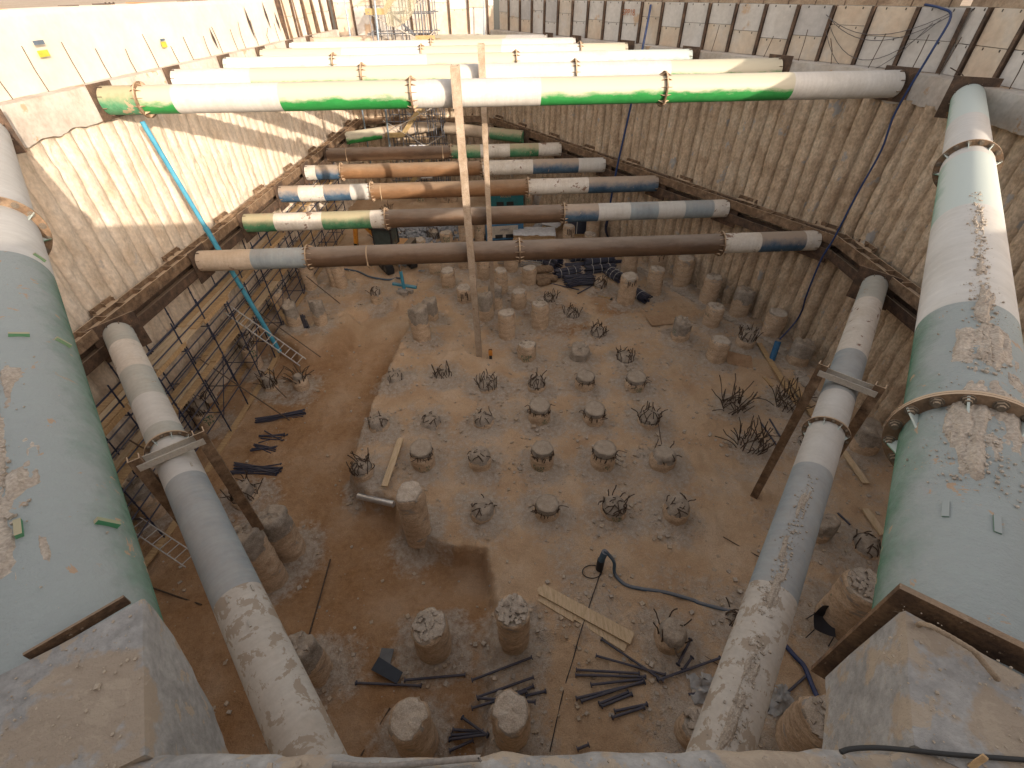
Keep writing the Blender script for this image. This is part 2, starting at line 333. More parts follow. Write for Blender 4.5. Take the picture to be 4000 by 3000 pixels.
for t in [
 (1790,440,1815,605,75,'broken','dark-headed stub on the left mound beside a bundle of tubes'),
 (1965,425,1975,600,70,'broken','pale slim stub on the left mound, right of the tube bundle'),
 (1895,200,1915,380,80,'flat','tall stub behind the left mound, close to the leaning wood board'),
 (2040,190,2085,370,75,'flat','tall stub wrapped in wire behind the left mound'),
 (1715,370,1740,525,62,'flat','slim stub seen through the scaffold behind the left mound'),
 (1510,660,1585,870,90,'cagetall','tall slanting-looking stub with green letters behind the scaffold standards'),
 (1650,900,1685,1005,90,'cagetall','stub with a dense bunch of upright dark rebar in front of the scaffold'),
 (1840,890,1870,1000,95,'core','stub with a ribbed grey core inside splayed rebar, by the foot of the blue pipe'),
 (1215,1060,1310,1250,110,'cagetall','nearest green-lettered stub behind the left scaffold')]:C4(*t)
def CD(a,b,x,y,w,kind,label,**k):pile(D(a,b),D(x,y),w*1.808,kind,label,**k)
for t in [
 (300,1045,330,1125,50,'broken','stub in the dark corner behind the lowest scaffold planks'),
 (512,1050,548,1095,58,'cagetall','stub with long rebar bent flat to the left, under the left king post frame'),
 (530,1145,595,1275,60,'broken','long pale stub with a torn grey head, leaning beside the lower left strut'),
 (588,1108,632,1215,68,'broken','stocky stub with a crumbled grey top next to the long pale stub'),
 (655,1390,690,1478,64,'broken','dark stub with a hollow grey head, right of the lower left strut'),
 (888,1060,905,1168,58,'flat','tall stub buried in the scarp at the front corner of the plateau'),
 (1043,1090,1045,1132,56,'cagelow','leftmost stub of the nearest four-stub row, wrapped in rebar'),
 (1180,1085,1180,1132,54,'ring','second stub of the nearest four-stub row with a rod standing beside it'),
 (1322,1085,1325,1128,56,'cage','third stub of the nearest four-stub row with splayed rebar'),
 (1458,1085,1458,1135,54,'cagelow','rightmost stub of the nearest four-stub row with rebar flung to the right')]:CD(*t)
def C8(a,b,x,y,w,kind,label,**k):pile(c(8,a,b),c(8,x,y),w*.6329,kind,label,**k)
for t in [
 (610,690,645,935,215,'rubble','stub heaped with grey rubble, above the dark board in the foreground'),
 (1108,600,1115,895,200,'rubble','stub heaped with rubble at the edge of the scarp, left of the wood planks'),
 (490,1275,570,1545,235,'flat','large flat-topped stub at the bottom of the pit, left of centre'),
 (1105,1225,1105,1500,225,'flat','large tan stub at the bottom of the pit among the loose blue tubes'),
 (2075,720,2060,875,190,'wire','stub tangled with wire and a dark box, below the hose')]:C8(*t)
def C6(a,b,x,y,w,kind,label,**k):pile(c(6,a,b),c(6,x,y),w*.6329,kind,label,**k)
for t in [
 (118,170,100,360,105,'flat','ribbed tall stub by the right wall, right of the slotted one'),
 (292,280,255,465,105,'flat','ribbed stub close to the right wall with a dark gap behind it'),
 (305,460,275,615,108,'flat','rubble-topped stub with a green mark at its left, near the debris strip'),
 (497,350,440,550,105,'broken','leaning stub with a thin wire stretched from it, near the right wall'),
 (700,500,640,670,115,'flat','rough-topped stub beside the hanging blue hose'),
 (508,635,480,740,110,'cageup','stub crowned with even upright dark rebar stubs, above the second plywood sheet'),
 (330,670,308,830,120,'flat','pale stub with an orange leaf of paper on top, left of the second plywood sheet'),
 (855,680,800,850,130,'broken','dark stub with broken side and bent rebar at the foot of the right wall'),
 (395,1090,400,1135,120,'cagebig','upper one of two tall rebar cages standing in the ground on the right'),
 (735,1065,740,1120,130,'cagebig','tall dark rebar cage standing by the long wood planks'),
 (520,1300,512,1385,150,'cagebig','large open rebar cage with an earth core, lower right floor'),
 (862,1290,850,1350,110,'cagelow','rebar-topped stub half hidden behind the lower right strut'),
 (1270,1200,1190,1385,170,'broken','big leaning stub with grey head by the right wall, beside the lower right strut')]:C6(*t)
def C9(a,b,x,y,w,kind,label,**k):pile(c(9,a,b),c(9,x,y),w*.6329,kind,label,**k)
for t in [
 (985,40,930,190,130,'broken','pale stub just behind the lower right strut'),
 (1232,180,1215,275,170,'cagelow','low stub with twisted rebar beside the near end of the wood boards'),
 (1200,440,1010,735,250,'rubble','big rubble-topped stub with a black chair at its foot'),
 (850,1270,770,1480,320,'rubble','large stub with a chopped slanted head at the bottom right'),
 (175,1300,120,1440,200,'rubble','rubble-topped stub in front of the lower right strut near the plastic sheet'),
 (425,660,410,720,120,'cagelow','stub with wiry rebar mostly hidden by the lower right strut')]:C9(*t)
def C11(a,b,x,y,w,kind,label,**k):pile(c(11,a,b),c(11,x,y),w*.3617,kind,label,**k)
for t in [
 (885,350,885,640,125,'slots','rounded stub with dark slots, left of the standing tube stack'),
 (1115,440,1112,650,140,'flat','short wide stub with a rounded top, right of the standing tube stack'),
 (1395,180,1395,560,118,'flat','ribbed stub with a thin vertical wire, in front of the right wall'),
 (1155,150,1150,560,140,'flat','wide ribbed stub directly behind the standing tube stack'),
 (258,290,258,480,120,'flat','stub behind the white site generator'),
 (618,-20,618,190,115,'flat','stub against the right wall behind the second dark strut'),
 (458,-10,455,180,105,'flat','stub with green writing, right of the teal generator'),
 (330,-60,328,110,66,'flat','slim stub just behind the teal generator'),
 (760,-40,755,180,100,'slots','stub with dark comb marks beside the aluminium ladder'),
 (1560,60,1545,420,110,'flat','tall ribbed stub at the foot of the right wall, right of the blue hose')]:C11(*t)
def C10(a,b,x,y,w,kind,label,**k):pile(c(10,a,b),c(10,x,y),w*.3316,kind,label,**k)
for t in [
 (1340,312,1345,500,145,'flat','flat-topped stub with three lines of green lettering behind the digger'),
 (1032,395,1035,505,140,'flat','low pale stub with a green letter, right of the digger cab'),
 (1543,170,1545,520,115,'flat','tall stub between the digger and the near king post'),
 (1722,180,1722,480,60,'flat','slim stub with a green mark between the two king posts'),
 (530,330,540,440,120,'cagetall','bunch of rebar rising from a stub behind the digger arm'),
 (800,330,800,430,80,'cagetall','slim sheaf of rebar on a stub behind the digger cab'),
 (1190,300,1190,440,150,'cagetall','dense sheaf of straight rebar standing in the grey rubble'),
 (640,40,640,110,90,'cagetall','short clump of rebar behind the second dark strut on the left')]:C10(*t)
for (a,b,x,y,w,k,l) in [(700,1185,700,1260,42,'flat','far stub with green letters seen beneath the third dark strut'),
  (860,1190,860,1265,75,'slots','far wide stub with hanging rebar comb beneath the third dark strut'),
  (905,1200,905,1262,40,'flat','far plain stub right beside the wide comb-marked stub')]:pile(c(2,a,b),c(2,x,y),w*.63,k,l)
def build_pile(i,d):
    x,y,z,h,r,kind,label,mark=d;rs=np.random.default_rng(100+i)
    t=thing('pile_stub',(x,y,z),label,'concrete pile','concrete pile stubs on the pit floor')
    n=32;zb=-.35
    cg='cage' in kind;big=kind=='cagebig'
    zs=list(np.arange(zb,h,.07))+[h]
    if big:zs=[-.3,-.1,0.,.04];h0=.04
    hh=zs[-1]
    TH=np.linspace(0,2*math.pi,n,endpoint=False);V=[];F=[];M=[]
    sx,sy=rs.random()*50,rs.random()*50;tilt=rs.random()*6.28
    br=.16 if kind=='broken' else (.09 if kind in('cagelow','cage') else .05)
    if kind=='rubble':br=.09
    lo=hh-(.26 if kind in('ring','ringc','cagelow','cage','cageup','core','wire') else (.45 if kind=='cagetall' else .06))
    for zi in zs:
        u=np.full(n,zi)
        topf=max(0,(zi-(hh-.3))/.3) if hh>.3 else 0
        u=u-topf*br*(.5+.5*np.cos(TH-tilt))*1.2+topf*br*(vn(TH*2.2+sx,np.full(n,sy))-.5)
        rad=r*(1+.13*fbm(TH*1.6+sx,u*1.6+sy,4)+.065*(vn(np.cos(TH)*1.6+sx,u*11+sy)-.5)+.03*(vn(np.full(n,sx),u*5)-.5))
        core=sst(lo-.04,lo+.05,u+.12*(vn(TH*3+sx,np.full(n,3.))-.5))
        if kind in('ring','ringc'):rad=rad*(1-.10*core)*(1-.10*np.exp(-((u-hh+.24)/.07)**2)*(vn(TH*2+sx,np.full(n,1.))+.3))
        elif kind in('cagelow','cage','wire','cageup'):rad=rad*(1-.13*core)*(1-.22*max(0,(zi-hh+.12)/.12))
        elif kind in('flat','rubble','slots','broken'):rad=rad*(1-(.05+.16*vn(TH*2.6+sx,np.full(n,9.)))*max(0,(zi-hh+.11)/.11)**1.5-.10*(vn(TH*1.3+sx,np.full(n,u[0]*1.2+4))>.72))
        elif kind=='core':rad=rad*(1-.42*core)
        elif kind=='cagetall':rad=rad*(1-.3*core)
        V+=[(x+rad[j]*math.cos(TH[j]),y+rad[j]*math.sin(TH[j]),z+u[j]) for j in range(n)]
    R_=len(zs)
    for a in range(R_-1):
        for j in range(n):
            F.append((a*n+j,a*n+(j+1)%n,(a+1)*n+(j+1)%n,(a+1)*n+j))
            lim=lo+.10*(vn(TH[j]*2.5+sx,7.)-.5)
            M.append(1 if zs[a]>lim or (kind=='broken' and zs[a]>hh-.5-.4*vn(TH[j]*1.3+sx,2.)) else 0)
    # top cap rings
    last=(R_-1)*n;prev=last
    for q in(.75,.45,.18):
        st=len(V)
        for j in range(n):
            p=V[last+j];cxm=(x,y);zz=p[2]+(z+hh-br*.6-p[2])*(1-q)+(fbm(p[0]*6*q,p[1]*6+q*9,3))*(.10 if kind in('broken','rubble') or cg else .05)
            if cg or kind=='core':zz+=.10*(1-q)
            V.append((x+(p[0]-x)*q,y+(p[1]-y)*q,zz))
        for j in range(n):F.append((prev+j,prev+(j+1)%n,st+(j+1)%n,st+j));M.append(2 if kind in('flat','rubble','slots') else 1)
        prev=st
    F.append(tuple(prev+j for j in range(n)));M.append(2 if kind in('flat','rubble','slots') else 1)
    mb=MB();mb.add(V,F,M)
    part(mb,'pile_body',[soil(),conc_grey(),surf('pile_top_dust',[(.42,.34,.26),(.54,.45,.36),(.60,.53,.44)],5,.95,.8,.03,16,fine=.3)],t,True)
    rb=MB()
    if kind in('ring','ringc'):
        a0=rs.random()*6.28;span=6.28 if kind=='ringc' else 3.6
        for q in range(20):
            if rs.random()<.25:continue
            th=(-math.pi/2-span/2+span*q/19)+rs.normal()*.09;rr=r*(.93+.05*rs.random())
            z1=hh-.30-.10*rs.random();z2=z1+.10+.14*rs.random()
            px,py=x+rr*math.cos(th),y+rr*math.sin(th)
            rb.tube([(px,py,z+z1),(px+.01,py,z+(z1+z2)/2),(px+rs.normal()*.03,py+rs.normal()*.02,z+z2)],.014,5)
            if rs.random()<.22:
                o_=np.array([math.cos(th),math.sin(th),0]);pp=np.array([px,py,z+z2]);rb.tube([pp,pp+o_*.07+[0,0,.05],pp+o_*.10+[rs.normal()*.08,0,.02],pp+o_*.10+[rs.normal()*.12,0,-.05]],.011,5)
    if kind in('ring','ringc'):rb.tube([(x+r*.93*math.cos(a),y+r*.93*math.sin(a),z+hh-.2+.02*math.sin(3*a)) for a in np.linspace(0,6.283,18)],.009,4)
    if kind=='slots':
        for q in range(5):
            th=-math.pi/2+(q-2)*.23+.15;rr=r*1.0;z2=hh-.10-.16*rs.random();z1=z2-.12-.32*rs.random();th+=rs.normal()*.04
            rb.bar((x+rr*math.cos(th),y+rr*math.sin(th),z+z1),(x+rr*math.cos(th),y+rr*math.sin(th),z+z2),.035,.03,(math.cos(th),math.sin(th),0))
    if cg or kind in('core','wire'):
        N={'cage':24,'cagelow':22,'cagebig':34,'cagetall':22,'cageup':26,'core':18,'wire':8}[kind]
        L={'cage':.30,'cagelow':.16,'cagebig':1.0,'cagetall':.65,'cageup':.24,'core':.55,'wire':.2}[kind]
        z0=hh-{'cagetall':.5,'cage':.3,'cagelow':.3,'cagebig':.15,'cageup':.25,'core':.3,'wire':.3}[kind]
        bias=rs.random()*6.28
        for q in range(N):
            th=6.28*q/N+rs.normal()*.12;rr=r*{'core':.75,'cagebig':.95}.get(kind,.88)
            l=L*(.55+.6*rs.random());p=np.array([x+rr*math.cos(th),y+rr*math.sin(th),z+z0]);pts=[p.copy()]
            out=np.array([math.cos(th),math.sin(th),0]);bd=rs.normal()*.5
            if kind=='cagelow':bd=bd*.8-1.0
            if kind=='cage':bd=bd*.6-.35
            rnd=rs.normal(size=3)*.24;rnd[2]=0
            if kind=='core':bd=.7;rnd=rnd+np.array([-.5 if math.cos(th)<0 else .2,0,0])
            if kind=='cageup':bd*=.1;rnd*=.15
            if kind=='cagetall':bd=-.12+.2*rs.normal();rnd*=.35
            if kind=='cagebig':bd=.02+.22*rs.normal();rnd*=.8
            dr=np.array([0,0,1.]);st=5
            seg=(l+hh-z0 if kind in('cage','cagelow','cageup','wire') else l+.15)/st
            if kind=='cagebig':seg=(l+.15)/st
            for s_ in range(st):
                dr=dr+(out*bd+rnd)*(.22+.3*s_/st)+rs.normal(size=3)*.20;dr/=np.linalg.norm(dr);p=p+dr*seg;p[2]=max(p[2],z+.03)
                pts.append(p.copy())
            rb.tube(pts,.016,5)
        if kind in('cagebig','cagetall','cage'):
            for zz in((.12,) if kind!='cagebig' else (.1,.35)):
                ring=[(x+r*.93*math.cos(a),y+r*.93*math.sin(a),z+z0+zz+.02*math.sin(3*a)) for a in np.linspace(0,6.283,18)];rb.tube(ring,.008,4)
    if rb.V:part(rb,'rebar_cage',rebarm(),t,False)
    if kind=='rubble' or (kind in('flat','broken') and rs.random()<.55):
        k_=MB();m_=60 if kind=='rubble' else 9
        for q in range(m_):
            a=rs.random()*6.28;rr=r*.8*math.sqrt(rs.random());sz=.02+.05*rs.random()**2+(.02 if kind=='rubble' else 0)
            k_.rock((x+rr*math.cos(a),y+rr*math.sin(a),z+hh-br*.55+.01),sz)
        o=part(k_,'rubble',surf('rubble_stone',[(.30,.24,.19),(.42,.35,.28),(.50,.43,.36)],6,.95,.4,.01,20,fine=.3),t,False);o['kind']='stuff'
    return t
PT=[build_pile(i,d) for i,d in enumerate(PILES)]
# ------------------------------------------------------------------ spray lettering
def text_mesh(txt,size):
    cu=bpy.data.curves.new('t','FONT');cu.body=txt;cu.size=size;cu.align_x='CENTER';cu.space_line=.85
    o=bpy.data.objects.new('t',cu);COL.objects.link(o);dg=bpy.context.evaluated_depsgraph_get();dg.update()
    me=bpy.data.meshes.new_from_object(o.evaluated_get(dg));V=[tuple(v.co) for v in me.vertices];Fc=[tuple(p.vertices) for p in me.polygons]
    bpy.data.objects.remove(o);bpy.data.meshes.remove(me);return V,Fc
greenm=plain('green_spray_paint',(.01,.13,.07),.7)
def letter(idx,txt,size,frac=.5,az=0.):
    x,y,z,h,r=PILES[idx][:5];V,Fc=text_mesh(txt,size);a0=math.atan2(-y,-x)+az;W=[]
    for v in V:
        a=a0+v[0]/r;rr=r*1.055;W.append((x+rr*math.cos(a),y+rr*math.sin(a),z+h*frac+v[1]+.01*math.sin(v[0]*40)))
    mb=MB();mb.add(W,Fc);part(mb,'spray_lettering',greenm,PT[idx],False)
def find(s):
    for i,p in enumerate(PILES):
        if s in p[6]:return i
letter(find('large green lettering'),'P-126\nSTL',.19,.42)
letter(find('smooth grey cap and green'),'P-142\nTOS',.15,.28)
letter(find('rounded cap over a ring'),'P-143\nTOS',.16,.32,-.25)
letter(find('a cross of wire'),'P-1\nT',.14,.35,.5)
letter(find('pale cap and green lettering'),'P-130\nTOS',.13,.35,.35)
letter(find('rebar exposed at one side'),'P\nTO',.14,.35,.5)
letter(find('slanting-looking'),'STL\nP+',.24,.55,.35)
letter(find('nearest green-lettered'),'STL\nP+',.26,.45,.35)
letter(find('three lines of green'),'P108\nTOS\n766',.2,.6)
letter(find('low pale stub with a green'),'P-',.2,.4,.5)
letter(find('under the dark strut near the digger'),'P-TOS',.12,.2,.3)
letter(find('small green marks'),'P-TL',.12,.15,-.3)
letter(find('small lone stub'),'P-1',.12,.4,.4)
letter(find('leaning grey-headed stub with green'),'P-1\n2b',.13,.55,-.7)
letter(find('third stub of the nearest'),'P-146\nTOS',.12,.4,.4)
letter(find('right of the teal'),'P63\nSTL',.24,.5)
letter(find('beneath the third dark strut'),'TOS\nSTL',.26,.6)
letter(find('green mark at its left'),'P-2',.14,.6,-.7)
letter(find('slim stub with a green mark'),'P-4\nP',.18,.7)
letter(find('big leaning stub'),'P-13',.13,.6,-.8)
letter(find('black chair'),'6',.1,.6,-.8)
letter(find('ring of dark slots'),'P-1',.13,.45,-.7)
# ------------------------------------------------------------------ ground mesh
def ground():
    xs=np.concatenate([np.arange(-13.6,15.2,.075)]);ys=np.concatenate([np.arange(-.2,20,.075),np.arange(20,40.5,.15)])
    X,Y=np.meshgrid(xs,ys);Z=ground_h(X,Y);Z=Z+.035*fbm(X*5,Y*5,4)+.09*fbm(X*1.9+3,Y*1.9,5)*sst(.1,-.4,sdist(LOW,X,Y))*sst(6.4,5.4,X+.12*(Y-10))+.03*np.clip(fbm(X*11,Y*11,2)-.15,0,1)
    ed=sdist(LOW,X,Y);Z=Z+.16*fbm(X*3.1+5,Y*3.1,5)*np.exp(-(ed/.45)**2)
    for (x0,kx_,ya,yb) in((-6.6,.04,3,24),(7.2,-.16,5,21)):
        cx=x0+kx_*(Y-8)+.35*np.sin(Y*.35)
        for s_ in(-.85,.85,-.35,1.3):
            Z=Z-.035*np.exp(-((X-cx-s_)/.13)**2)*(.6+.4*np.sin(Y*34))*sst(ya,ya+2,Y)*sst(yb,yb-3,Y)*sst(.3,.6,vn(X*.3+s_,Y*.5))
    nx,ny=len(xs),len(ys);V=np.stack([X,Y,Z],-1).reshape(-1,3)
    idx=np.arange(nx*ny).reshape(ny,nx);Fq=np.stack([idx[:-1,:-1],idx[:-1,1:],idx[1:,1:],idx[1:,:-1]],-1).reshape(-1,4)
    me=bpy.data.meshes.new('pit_floor');me.vertices.add(len(V));me.vertices.foreach_set('co',V.ravel())
    me.loops.add(len(Fq)*4);me.loops.foreach_set('vertex_index',Fq.ravel());me.polygons.add(len(Fq))
    me.polygons.foreach_set('loop_start',np.arange(0,len(Fq)*4,4));me.polygons.foreach_set('loop_total',np.full(len(Fq),4));me.update()
    me.polygons.foreach_set('use_smooth',[True]*len(Fq))
    low=sst(-.05,.35,sdist(LOW,X,Y)+.3*fbm(X*.7,Y*.7))
    rust=low*sst(20,15.5,Y)*sst(-.9,.2,fbm(X*.45+4,Y*.45,4)+.35)
    damp=[(c(5,1390,545),1.5),(c(5,1430,600),.9),(c(5,1540,575),.5),(c(5,1220,500),.7),(c(5,1700,440),1.2)]
    for q,rr in damp:
        g=G(q);rust=np.maximum(rust,sst(rr,rr*.6,np.hypot(X-g[0],(Y-g[1])*.8)+.5*fbm(X*2,Y*2)))
    grey=np.zeros_like(X)
    for (a,b,r) in SK:grey=np.maximum(grey,sst(1.0,.1,np.hypot(X-a,Y-b)-r+.5*fbm(X*1.7,Y*1.7)))
    deb=sst(.0,.5,fbm(X*.55+9,Y*.55+3,5)+.15)*sst(.3,-.3,sdist(LOW,X,Y))
    grey=np.clip(np.maximum(grey*.8,deb*.55),0,1)*sst(30,24,Y)
    tracks=np.zeros_like(X)
    for nm,A in(('rust',rust),('grey',grey)):
        at=me.attributes.new(nm,'FLOAT','POINT');at.data.foreach_set('value',A.ravel().astype(np.float32))
    m,nt,b=newmat('pit_floor_dirt');k=NT(nt);v=k.coord()
    n1=k.noise(.6,8,.6,v);n2=k.noise(7,6,.65,v);n3=k.noise(38,4,.7,v)
    base=k.ramp(n1,[(.3,(.46,.30,.18)),(.5,(.55,.38,.24)),(.68,(.61,.455,.32))])
    def at(nm):
        a=k.n('ShaderNodeAttribute');a.attribute_name=nm;return a.outputs['Fac']
    rc=k.ramp(n2,[(.3,(.27,.14,.062)),(.7,(.41,.23,.11))])
    gc=k.ramp(n2,[(.3,(.33,.275,.22)),(.7,(.56,.48,.40))])
    rb=k.math('MULTIPLY',at('rust'),k.mapr(n1,.3,.6,1.,.55))
    col=k.mix(rb,base,rc);gm=k.mapr(k.math('ADD',at('grey'),k.mapr(n2,.3,.7,-.3,.3)),.25,.8,0,.85);col=k.mix(gm,col,gc)
    vo=k.n('ShaderNodeTexVoronoi');vo.inputs['Scale'].default_value=22;k.l(v,vo.inputs[0])
    peb=k.math('MULTIPLY',k.mapr(vo.outputs['Distance'],.28,.16),k.mapr(k.math('ADD',at('grey'),k.mapr(n1,.3,.7,-.2,.25)),.3,.7))
    col=k.mix(k.math('MULTIPLY',peb,.5),col,(.50,.44,.37))
    g=k.mapr(n3,.3,.7,.78,1.14);cc=k.n('ShaderNodeCombineColor');[k.l(g,cc.inputs[i]) for i in range(3)]
    col=k.mix(1.,col,cc.outputs[0],'MULTIPLY');k.l(col,b.inputs['Base Color']);b.inputs['Roughness'].default_value=.97;b.inputs['Specular IOR Level'].default_value=.15
    hgt=k.math('ADD',n3,k.math('MULTIPLY',peb,1.5));b1=k.bump(n2,.75,.07,b);k.bump(hgt,.8,.03,b,b1)
    me.materials.append(m);o=bpy.data.objects.new('pit_floor',me);COL.objects.link(o);tag(o,kind='structure')
ground()
# loose stones (uncountable)
def stones():
    mb=MB();N=60000
    x=RNG.uniform(-12,12.5,N);y=RNG.uniform(1,27,N);low=sdist(LOW,x,y)
    pr=np.where(low>0,.05,np.where(fbm(x*.8+9,y*.8+3)>0,.30,.06))
    dmin=np.full(N,1e9)
    for a,b,r in SK:dmin=np.minimum(dmin,np.hypot(x-a,y-b)-r)
    pr=pr+.3*(dmin<.6);ok=(RNG.random(N)<pr)&(dmin>.02)&(x<23-.627*y)
    x,y,dmin=x[ok][:11000],y[ok][:11000],dmin[ok][:11000];n=len(x)
    sz=.016+.05*RNG.random(n)**5+.05*(RNG.random(n)<.008);z=ground_h(x,y,False)+sz*.2+.1*np.exp(-np.clip(dmin,0,5)/.16)*(dmin<.9);m=RNG.random(n)<.4
    for i in range(n):mb.rock((x[i],y[i],z[i]),sz[i],int(m[i]))
    n=1500;y=RNG.uniform(13,24,n);x=np.where(y>16.8,23.13-.627*y-.93-.45*RNG.random(n),11.3+.4*RNG.random(n));z=ground_h(x,y,False)
    for i in range(n):mb.rock((x[i],y[i],z[i]+.02),.03+.09*RNG.random()**2,1)
    ms=[surf('stone_tan',[(.36,.27,.19),(.46,.36,.26),(.54,.44,.34)],5,.95,0,fine=.3),surf('stone_grey',[(.34,.28,.22),(.44,.37,.30),(.54,.46,.38)],5,.95,0,fine=.3)]
    o=mb.build('gravel',ms);tag(o,'loose stones scattered over the pit floor','gravel',None,'stuff')
stones()
def rubble_heap():
    mb=MB();ce=G(c(10,960,400));ce2=G(c(10,1150,330))
    for i in range(900):
        a=RNG.normal(size=2);e=(ce,ce2)[i%2];x=e[0]+a[0]*.9;y=e[1]+a[1]*1.0;hh=.55*math.exp(-(a@a)/2.2)
        mb.rock((x,y,hh*RNG.random()+.03),.07+.16*RNG.random()**2)
    o=mb.build('rubble_heap',surf('heap_stone_blue',[(.20,.21,.22),(.30,.31,.33),(.40,.41,.42)],4,.95,0,fine=.3));tag(o,'heap of blue-grey broken concrete behind the orange digger','rubble')
rubble_heap()
# ------------------------------------------------------------------ secant pile walls
def wall_sheet(name,p0,p1,nrm,zt,zb,label,sp=.545,amp=.25,du=.04,jag=.18,seed=0,rg=.72,mt=None):
    p0=np.array(p0,float);p1=np.array(p1,float);L=np.linalg.norm(p1-p0);d=(p1-p0)/L;nrm=np.array(nrm,float)
    U=np.arange(0,L+du,du);Zs=np.arange(zb,zt+.09,.09);X,Y=np.meshgrid(U,Zs)
    ph=X/sp+.15*fbm(X*.8+seed,Y*.15,2);fr=ph-np.floor(ph)
    hump=np.sqrt(np.clip(1-(2*fr-1)**2*.97,0,1))
    pid=np.floor(ph);big=(_T[(pid.astype(int)+seed)%256,7]-.5)
    gap=np.exp(-(np.minimum(fr,1-fr)/.055)**2)
    off=amp*hump*(1+.6*big*rg)-.10*rg*gap*(.4+1.2*vn(pid*1.7,Y*.5))+rg*.085*fbm(X*1.1+seed,Y*.5,4)+rg*.055*fbm(X*4,Y*2.6,4)+rg*.04*(vn(pid*3.7+X*.9,Y*6.)-.5)*2*(.3+vn(X*.8,Y*.35))+.12*big*rg
    hol=sst(.46,.62,vn(X*1.3+seed*3,Y*.22+7))*sst(.5,.62,vn(X*4.1,Y*1.5))
    off=off-.05*hol
    P3=p0[None,None,:]+X[...,None]*d+off[...,None]*nrm
    V=np.concatenate([P3,Y[...,None]],-1).reshape(-1,3);ny,nx=X.shape
    idx=np.arange(nx*ny).reshape(ny,nx);Fq=np.stack([idx[:-1,:-1],idx[:-1,1:],idx[1:,1:],idx[1:,:-1]],-1).reshape(-1,4)
    cr=np.cross(np.append(d,0),(0,0,1))
    if cr[:2]@nrm<0:Fq=Fq[:,::-1]
    me=bpy.data.meshes.new(name);o0=np.array([p0[0],p0[1],zb]);me.from_pydata((V-o0).tolist(),[],Fq.tolist());me.polygons.foreach_set('use_smooth',[True]*len(Fq));me.update()
    me.materials.append((mt or wallm)());o=bpy.data.objects.new(name,me);o.location=o0;COL.objects.link(o);tag(o,label,'retaining wall');return o
NL=np.array([.9993,-.037])
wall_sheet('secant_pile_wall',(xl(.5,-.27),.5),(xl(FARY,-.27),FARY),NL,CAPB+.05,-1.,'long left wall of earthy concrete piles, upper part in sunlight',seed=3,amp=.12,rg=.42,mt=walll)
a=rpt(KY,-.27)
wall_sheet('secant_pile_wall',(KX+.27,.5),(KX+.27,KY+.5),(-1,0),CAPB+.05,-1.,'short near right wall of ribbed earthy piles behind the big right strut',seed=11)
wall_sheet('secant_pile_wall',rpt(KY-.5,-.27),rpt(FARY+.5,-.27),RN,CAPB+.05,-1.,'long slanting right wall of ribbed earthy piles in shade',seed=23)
FX0,FX1=xl(FARY,-.27),float(rpt(FARY,-.27)[0])
wall_sheet('secant_pile_wall',(FX0,FARY),(FX1+.5,FARY),(0,-1),9.4,-1.,'far end wall of earthy piles behind the stair scaffold',seed=37)
wall_sheet('secant_pile_wall',(xl(.5,-.27),.25),(KX+.27,.25),(0,1),9.3,-1.,'near end wall of earthy piles under the camera',seed=41,du=.11,amp=.05)
# ------------------------------------------------------------------ cap beams
def beamline(name,pts,nrms,zt,zb,back,label,mat,seed=0,du=.12,ragged=.10,top_noise=.02):
    """front face along pts, depth 'back' behind, ragged lower edge"""
    V=[];n=0;pts=[np.array(p,float) for p in pts];st=[]
    for i in range(len(pts)-1):
        L=np.linalg.norm(pts[i+1]-pts[i]);k=max(2,int(L/du))
        for j in range(k+(1 if i==len(pts)-2 else 0)):
            t=j/k;p=pts[i]*(1-t)+pts[i+1]*t;nr=np.array(nrms[i],float);
            if j==0 and i>0:nr=(np.array(nrms[i])+np.array(nrms[i-1]));nr/=np.linalg.norm(nr)
            st.append((p,nr,n*du));n+=1
    prof=[(-back,0),(-.30,1),(0,2),(0,3),(0,4),(-.2,5)]
    for (p,nr,u) in st:
        w=.02*f1(u*2.+seed,1.);rg=ragged*f1(u*1.8+seed,5.)
        cb=top_noise*f1(u*3.1+seed,3.)
        for (o,kd) in prof:
            z={0:zt,1:zt+cb,2:zt-.015+cb,3:(zt+zb)/2,4:zb+rg,5:zb+rg+.03}[kd]
            e={2:-.02+cb,3:w,4:w-.02}.get(kd,0)
            q=p+nr*(o+e);V.append((q[0],q[1],z))
    F=[];k=len(prof)
    for i in range(len(st)-1):
        for j in range(k-1):F.append((i*k+j,(i+1)*k+j,(i+1)*k+j+1,i*k+j+1))
    mb=MB();mb.add(V,F);return mb.build(name,mat,None,'auto')
cl=beamline('cap_beam',[(xl(1.2),1.2),(xl(FARY-.2),FARY-.2)],[NL],CAPT,CAPB,1.0,'',capm(),1,ragged=.10);tag(cl,'pale concrete cap beam along the top of the left wall, sunlit','cap beam')
crn=rpt(KY)
cr_=beamline('cap_beam',[(KX,.9),(KX,KY),rpt(FARY-.2)],[(-1,0),RN],CAPT-.12,CAPB,1.0,'',capm(),5,ragged=.14);tag(cr_,'stained concrete cap beam along the top of the right wall, in shade','cap beam')
cf=beamline('cap_beam',[(xl(FARY,.1),FARY-.2),(float(rpt(FARY)[0])-.1,FARY-.2)],[(0,-1)],9.62,8.75,1.,'',capm(),9);tag(cf,'short concrete cap beam across the far end wall','cap beam')
